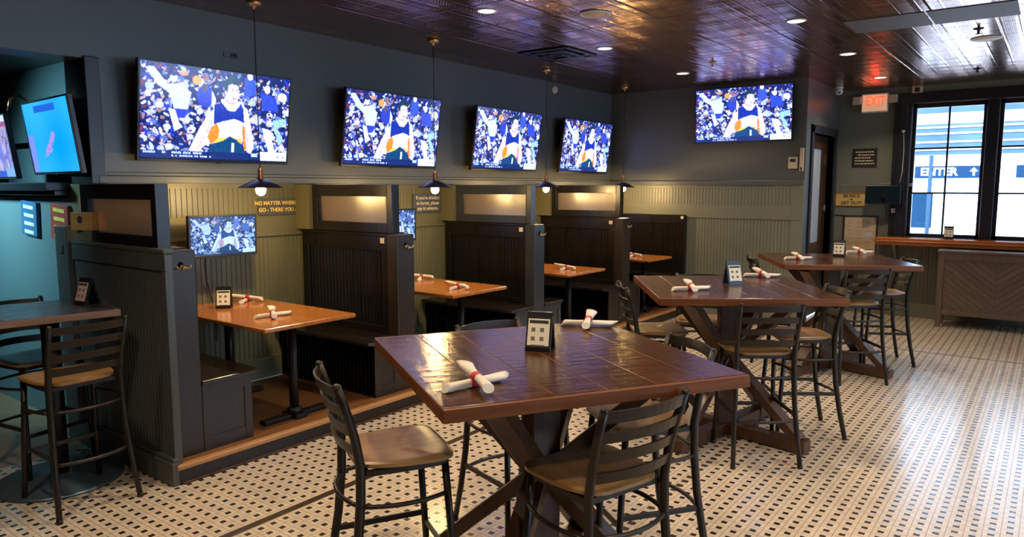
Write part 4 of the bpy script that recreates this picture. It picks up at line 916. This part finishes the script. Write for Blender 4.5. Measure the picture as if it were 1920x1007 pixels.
# wall monitor and its arm
t = thing('wall_monitor', 'dark switched-off monitor on an arm beside the window', 'monitor', (XW-.2, 1.98, 1.74)); Mf = FX(XW-.20, 1.985, 1.735) @ Matrix.Rotation(R(12), 4, 'Y')
b = MB(); b.box(-.225,.225,-.13,.13,-.03,0,.005,Mf); b.box(-.14,.14,-.09,.07,-.06,-.03,.01,Mf); b.build('casing', M['blackplastic'], t, world=True)
b = MB(); b.box(-.213,.213,-.115,.12,0,.002,M=Mf); b.build('screen', flat('dark_screen', (.008,.014,.020), .12), t, world=True)
b = MB(); b.bar((XW-.01,1.985,1.72), (XW-.24,1.985,1.72), .05, .05); b.box(XW-.012,XW,1.93,2.04,1.65,1.79); b.build('arm', M['iron'], t, world=True)
def plate(name, label, cat, Mf, w, h, d, mat, extra=None, ematname='button'):
    t = thing(name, label, cat, Mf.translation); b = MB(); b.box(-w/2,w/2,-h/2,h/2,0,d,.004,Mf); b.build('cover', mat, t, world=True)
    if extra:
        b = MB(); b.box(*extra, M=Mf); b.build(ematname, M['ink'], t, world=True)
    return t
plate('thermostat', 'beige thermostat on the back wall near its right end', 'thermostat', FX(XB, 2.80, 2.16), .115, .15, .03, M['cream'], (-.035,.035,.01,.05,.03,.033), 'display')
plate('wall_sensor', 'tall narrow beige sensor at the back wall corner', 'sensor', FX(XB, 2.69, 2.20), .05, .30, .03, M['cream'], (-.01,.01,-.14,-.10,.03,.033), 'eye')
plate('wall_socket', 'pale socket plate on the trim below the dark monitor', 'socket', FX(XW-.05, 1.86, 1.51), .06, .06, .012, M['white'], (-.01,.01,-.01,.01,.012,.014), 'slot')
plate('alarm_strobe', 'beige alarm box above the window frame', 'alarm', FX(XW, 1.655, 3.185), .13, .10, .05, M['cream'], (-.03,.03,-.03,.03,.05,.053), 'strobe_lens')
plate('cable_outlet', 'dark cable outlet box on the wall above the leftmost television', 'outlet', FW(3.475, YL, 2.925), .12, .045, .012, M['rail'], (.0,.05,-.012,.012,.012,.02), 'cable_end')
t = thing('motion_detector', 'round white detector high on the left wall under the ceiling', 'detector', (8.26, YL, 3.14)); b = MB(); b.lathe([(.055,0),(.058,.015),(.045,.04),(.02,.052),(0,.054)], 20, M=Matrix.Translation((8.26, YL, 3.145)) @ Matrix.Rotation(R(90), 4, 'X')); b.build('cover', M['cream'], t, world=True)
t = thing('security_camera', 'white dome camera in the ceiling corner above the door', 'camera', (11.0, 2.55, ZC)); b = MB(); b.lathe([(.055,0),(.055,-.02),(.05,-.03)], 20, (11.0,2.55,ZC)); b.build('base', M['white'], t, world=True)
b = MB(); b.lathe([(.048,-.03),(.055,-.06),(.046,-.095),(.02,-.113),(0,-.115)], 20, (11.0,2.55,ZC)); b.build('housing', M['white'], t, world=True); b = MB(); b.lathe([(.014,0),(.012,.01),(0,.012)], 12, M=Matrix.Translation((10.957,2.53,ZC-.085)) @ Matrix.Rotation(R(-110), 4, 'Y')); b.build('lens', M['ink'], t, world=True)
b = MB(); b.lathe([(.022,0),(.022,.03),(0,.032)], 12, M=Matrix.Translation((XW-.075,1.79,2.62)) @ Matrix.Rotation(R(-90), 4, 'Y')); b.tube([(XW-.085,1.785,2.60),(XW-.085,1.77,2.35),(XW-.085,1.775,2.05),(XW-.08,1.80,1.90)], .004, 6); tag(b.build('window_sensor', M['white']), 'small white sensor with a hanging wire on the window trim', 'sensor')
# wooden box on the near end partition
t = thing('wooden_box', 'orange wooden box with a dark hole on the near end partition', 'box', (2.235, 5.36, 1.55), R(14)); b = MB(); b.box(-.055,.055,-.105,.105,.0,.125,.004); b.build('body', M['boxwood'], t)
b = MB(); b.lathe([(.026,0),(.026,.003)], 16, M=Matrix.Translation((-.0535,.01,.075)) @ Matrix.Rotation(R(-90), 4, 'Y')); b.build('hole', M['ink'], t)
b = MB(); b.box(2.19,2.28,5.27,5.45,1.475,1.55,.003); tag(b.build('wood_block', M['olive']), 'olive block under the orange wooden box', 'block')

# ------------------------------------------------------------------ window ledge and sideboard
t = thing('window_ledge', 'glossy red oak ledge running below the windows', 'ledge', (11.4, 0, 1.1))
b = MB(); b.box(11.235, XW-.002, YR+.2, 2.03, 1.04, 1.085, .008); b.box(11.205, 11.30, YR+.2, 2.045, 1.082, 1.11, .010); b.box(11.25, XW-.05, YR+.2, 2.02, 1.11, 1.143, .012, seg=3); b.build('board', M['ledge'], t, world=True)
b = MB()
for y in (1.8, .2, -1.4, -3.0): b.prism([(XW-.02,1.04),(11.30,1.04),(XW-.02,.78)], -y-.02, -y+.02, M=frame((0,0,0),(1,0,0),(0,0,1)))
b.build('bracket', M['olivewall'], t, world=True)
t = thing('sideboard', 'weathered brown sideboard with chevron planked front under the ledge', 'sideboard', (11.12, .55, 0)); x0, x1, y0, y1 = 10.93, 11.30, -.10, 1.20
b = MB(); b.box(x0-.015, x1+.01, y0-.015, y1+.015, .99, 1.022, .005); b.build('worktop', M['cabinet'], t, world=True)
b = MB(); b.box(x0+.03, x1, y0+.02, y1-.02, .21, .99); b.build('carcass', M['cabinet'], t, world=True)
for yy in (y0, y1-.065):
    b = MB(); b.box(x0, x0+.055, yy, yy+.065, 0, .99, .004); b.build('leg', M['cabinet'], t, world=True); b = MB(); b.box(x1-.055, x1, yy, yy+.065, 0, .99, .004); b.build('leg', M['cabinet'], t, world=True)
for za, zb_ in ((.90,.99), (.17,.245)):
    b = MB(); b.box(x0+.004, x0+.035, y0+.065, y1-.065, za, zb_, .003); b.build('rail', M['cabinet'], t, world=True)
b = MB(); ym = (y0+y1)/2; za, zb_, hw = .245, .90, (y1-y0)/2-.065; st_ = .085; tilt = .80
for sg in (-1, 1):
    k = -8
    while k < 16:
        zc0 = za + k*st_           # height where a plank meets the centre line
        p0 = [(0, zc0), (hw, zc0+hw*tilt), (hw, zc0+hw*tilt+st_-.004), (0, zc0+st_-.004)]
        # clip to the panel
        def clip(P, f):
            out = []
            for i in range(len(P)):
                A, B_ = P[i], P[(i+1) % len(P)]; fa, fb = f(A), f(B_)
                if fa >= 0: out.append(A)
                if (fa >= 0) != (fb >= 0):
                    tt = fa/(fa-fb); out.append((A[0]+(B_[0]-A[0])*tt, A[1]+(B_[1]-A[1])*tt))
            return out
        q = clip(clip(p0, lambda P: P[1]-za), lambda P: zb_-P[1])
        if len(q) >= 3: b.prism([(sg*(u), v) for u, v in q], 0, .012, M=frame((x0+.030, ym, 0), (0,-1,0), (0,0,1)), bev=.002)
        k += 1
n = NT('chevron_planks'); s = n.sep(n.coord()); wv = n.math('ADD', n.math('MULTIPLY', n.math('ABSOLUTE', n.math('SUBTRACT', s[1], ym)), -.80), s[2]); pk = n.math('FLOOR', n.math('DIVIDE', n.math('SUBTRACT', wv, za), st_))
wn = n.new('ShaderNodeTexWhiteNoise', noise_dimensions='1D'); n.l.new(pk, wn.inputs['W']); cv = n.new('ShaderNodeCombineXYZ'); n.l.new(n.math('MULTIPLY', wv, 40), cv.inputs[0]); n.l.new(n.math('MULTIPLY', s[1], 3), cv.inputs[1])
gr = n.noise(cv.outputs[0], 2, 5); c = n.ramp(gr, [(.3, (.085,.050,.034)), (.7, (.16,.100,.068))]); c = n.mix(n.math('MULTIPLY', wn.outputs[0], .5), c, (.07,.042,.03)); n.set(Base_Color=c, Roughness=.5); n.bump(gr, .1, .003)
b.build('chevron_front', n.m, t, world=True)

# ------------------------------------------------------------------ outside the window
b = MB(); b.box(XW+.3, 60, -40, 40, -.25, -.15); b.box(-30, XW+.3, -40, YR-.3, -.25, -.15); struct(b.build('ground', M['asphalt']))
t = thing('parking_building', 'white parking structure across the street with blue-grey bands', 'building', (24, 0, -.15))
b = MB(); b.box(20.4, 28, -26, 22, -.15, 9); b.build('wall', M['concrete'], t, world=True)
for z0, z1 in ((2.62,3.35), (3.62,3.95), (5.0,5.9)):
    b = MB(); b.box(20.3, 20.42, -26, 22, z0, z1); b.build('band', M['louver'], t, world=True)
b = MB()
for z in (2.72,2.9,3.1,3.25,5.2,5.5): b.box(20.27, 20.31, -26, 22, z, z+.04)
b.build('louvre', M['concrete'], t, world=True)
for yc, body, l in ((2.10, 'ENTER  \u2191', 'blue ENTER sign with arrow seen through the left window'), (.05, None, 'blue arrow sign seen through the right window')):
    t = thing('garage_sign', l, 'sign', (20.3, yc, 2.2)); Mf = FX(20.28, yc, 2.20)
    b = MB(); b.box(-.75,.75,-.145,.145,0,.03,.004,Mf); bo = b.build('board', M['signface'], t, world=True)
    if body: text('lettering', 'ENTER', .26, M['concrete'], bo, Mf @ Matrix.Translation((-.24,0,.031)), extrude=.004, bold=.008)
    ar = MB(); ax = .48 if body else -.43; ar.box(ax-.022, ax+.022, -.09, .03, .03, .036, M=Mf); ar.prism([(ax-.085,.01),(ax,.105),(ax+.085,.01),(ax+.04,.01),(ax,.045),(ax-.04,.01)], .03, .0361, M=Mf); ar.build('arrow', M['concrete'], bo)
b = MB(); b.tube([(17.5,2.17,-.15),(17.5,2.17,2.50)], .04, 10); b.lathe([(.09,0),(.09,.03),(.05,.05)], 12, (17.5,2.17,-.15)); tag(b.build('sign_pole', flat('blue_grey_pole', (.03,.06,.10), .8, spec=.1)), 'thin grey-blue pole standing in the street outside the window', 'pole')
def vehicle(label, x, y, L, Hh, body, name, cat):
    """side-on vehicle parked along y"""
    t = thing(name, label, cat, (x, y, -.15)); m = frame((x, y, -.15), (0,-1,0), (0,0,1)); l = L/2
    prof = [(-l,.30),(-l,.85),(-l+.12,1.0),(-l*.62,1.08),(-l*.42,Hh-.04),(-l*.34,Hh),(l*.92,Hh),(l,Hh-.12),(l,.30)] if cat == 'van' else [(-l,.32),(-l,.72),(-l*.55,.86),(-l*.28,Hh),(l*.45,Hh),(l*.78,.9),(l,.86),(l,.32)]
    b = MB(); b.prism(prof, -.85, .85, M=m, bev=.05); b.build('body', body, t, world=True)
    b = MB(); q = [(-l*.50,1.12),(-l*.40,Hh-.14),(-l*.10,Hh-.14),(-l*.10,1.12)] if cat == 'van' else [(-l*.48,.90),(-l*.27,Hh-.06),(l*.42,Hh-.06),(l*.66,.92)]
    b.prism(q, .845, .862, M=m); b.build('side_glass', M['vanglass'], t, world=True)
    for s in (-1, 1):
        w = MB(); w.lathe([(0,-.9),(.32,-.9),(.34,-.86),(.34,-.70),(.30,-.66)], 20, M=frame((x, y, -.15), (0,-1,0), (0,0,1)) @ Matrix.Translation((s*l*.62,.34,0)) @ Matrix.Diagonal((1,1,-1,1))); w.build('wheel', M['tyre'], t, world=True)
    return t
vehicle('white van with a blue side window parked outside the left window', 18.6, 1.9, 4.6, 2.0, M['van'], 'van', 'van')
vehicle('grey car parked outside the right window', 18.9, -3.1, 4.2, 1.45, flat('grey_car_paint', (.06,.08,.11), .3), 'parked_car', 'car')

la = bpy.data.lights.new('passage_fill', 'AREA'); la.shape = 'DISK'; la.size = .5; la.energy = 55; la.color = (.40,.85,1)  # added cyan fill to brighten the side passage, no lamp fitting there
lo = bpy.data.objects.new('passage_fill', la); COL.objects.link(lo); lo.location = (.5, 7.3, 2.85); la.spread = R(75); lo.rotation_euler = Vector((1.8,-.25,-1.0)).to_track_quat('-Z','Y').to_euler()
# ------------------------------------------------------------------ light, camera, view
w = bpy.data.worlds.new('daylight'); sc.world = w; w.use_nodes = True
bg = w.node_tree.nodes['Background']; bg.inputs['Color'].default_value = (.52,.76,1,1); bg.inputs['Strength'].default_value = 10
sl = bpy.data.lights.new('sun', 'SUN'); sl.energy = 9; sl.color = (1,.97,.93); sl.angle = R(1.5); so_ = bpy.data.objects.new('sun', sl); COL.objects.link(so_)
so_.rotation_euler = Vector((.80,-.22,-.62)).to_track_quat('-Z','Y').to_euler(); so_.location = (-5, 3, 12)
cam = bpy.data.cameras.new('camera'); cam.sensor_width = 36; cam.lens = 1353/1920*36; cam.clip_end = 200
co = bpy.data.objects.new('camera', cam); COL.objects.link(co); sc.camera = co
yaw, pit = R(36.97), R(6.4726)
co.location = (0, 0, 1.85); co.rotation_euler = (R(90)-pit, 0, yaw-R(90))
vs = sc.view_settings; vs.view_transform = 'Standard'; vs.look = 'None'; vs.gamma = 1; vs.use_curve_mapping = False; vs.exposure = 0.0
cy = sc.cycles; cy.use_denoising = True; cy.max_bounces = 8; cy.diffuse_bounces = 4; cy.glossy_bounces = 4; cy.transparent_max_bounces = 8; cy.sample_clamp_indirect = 6; cy.caustics_reflective = False; cy.caustics_refractive = False
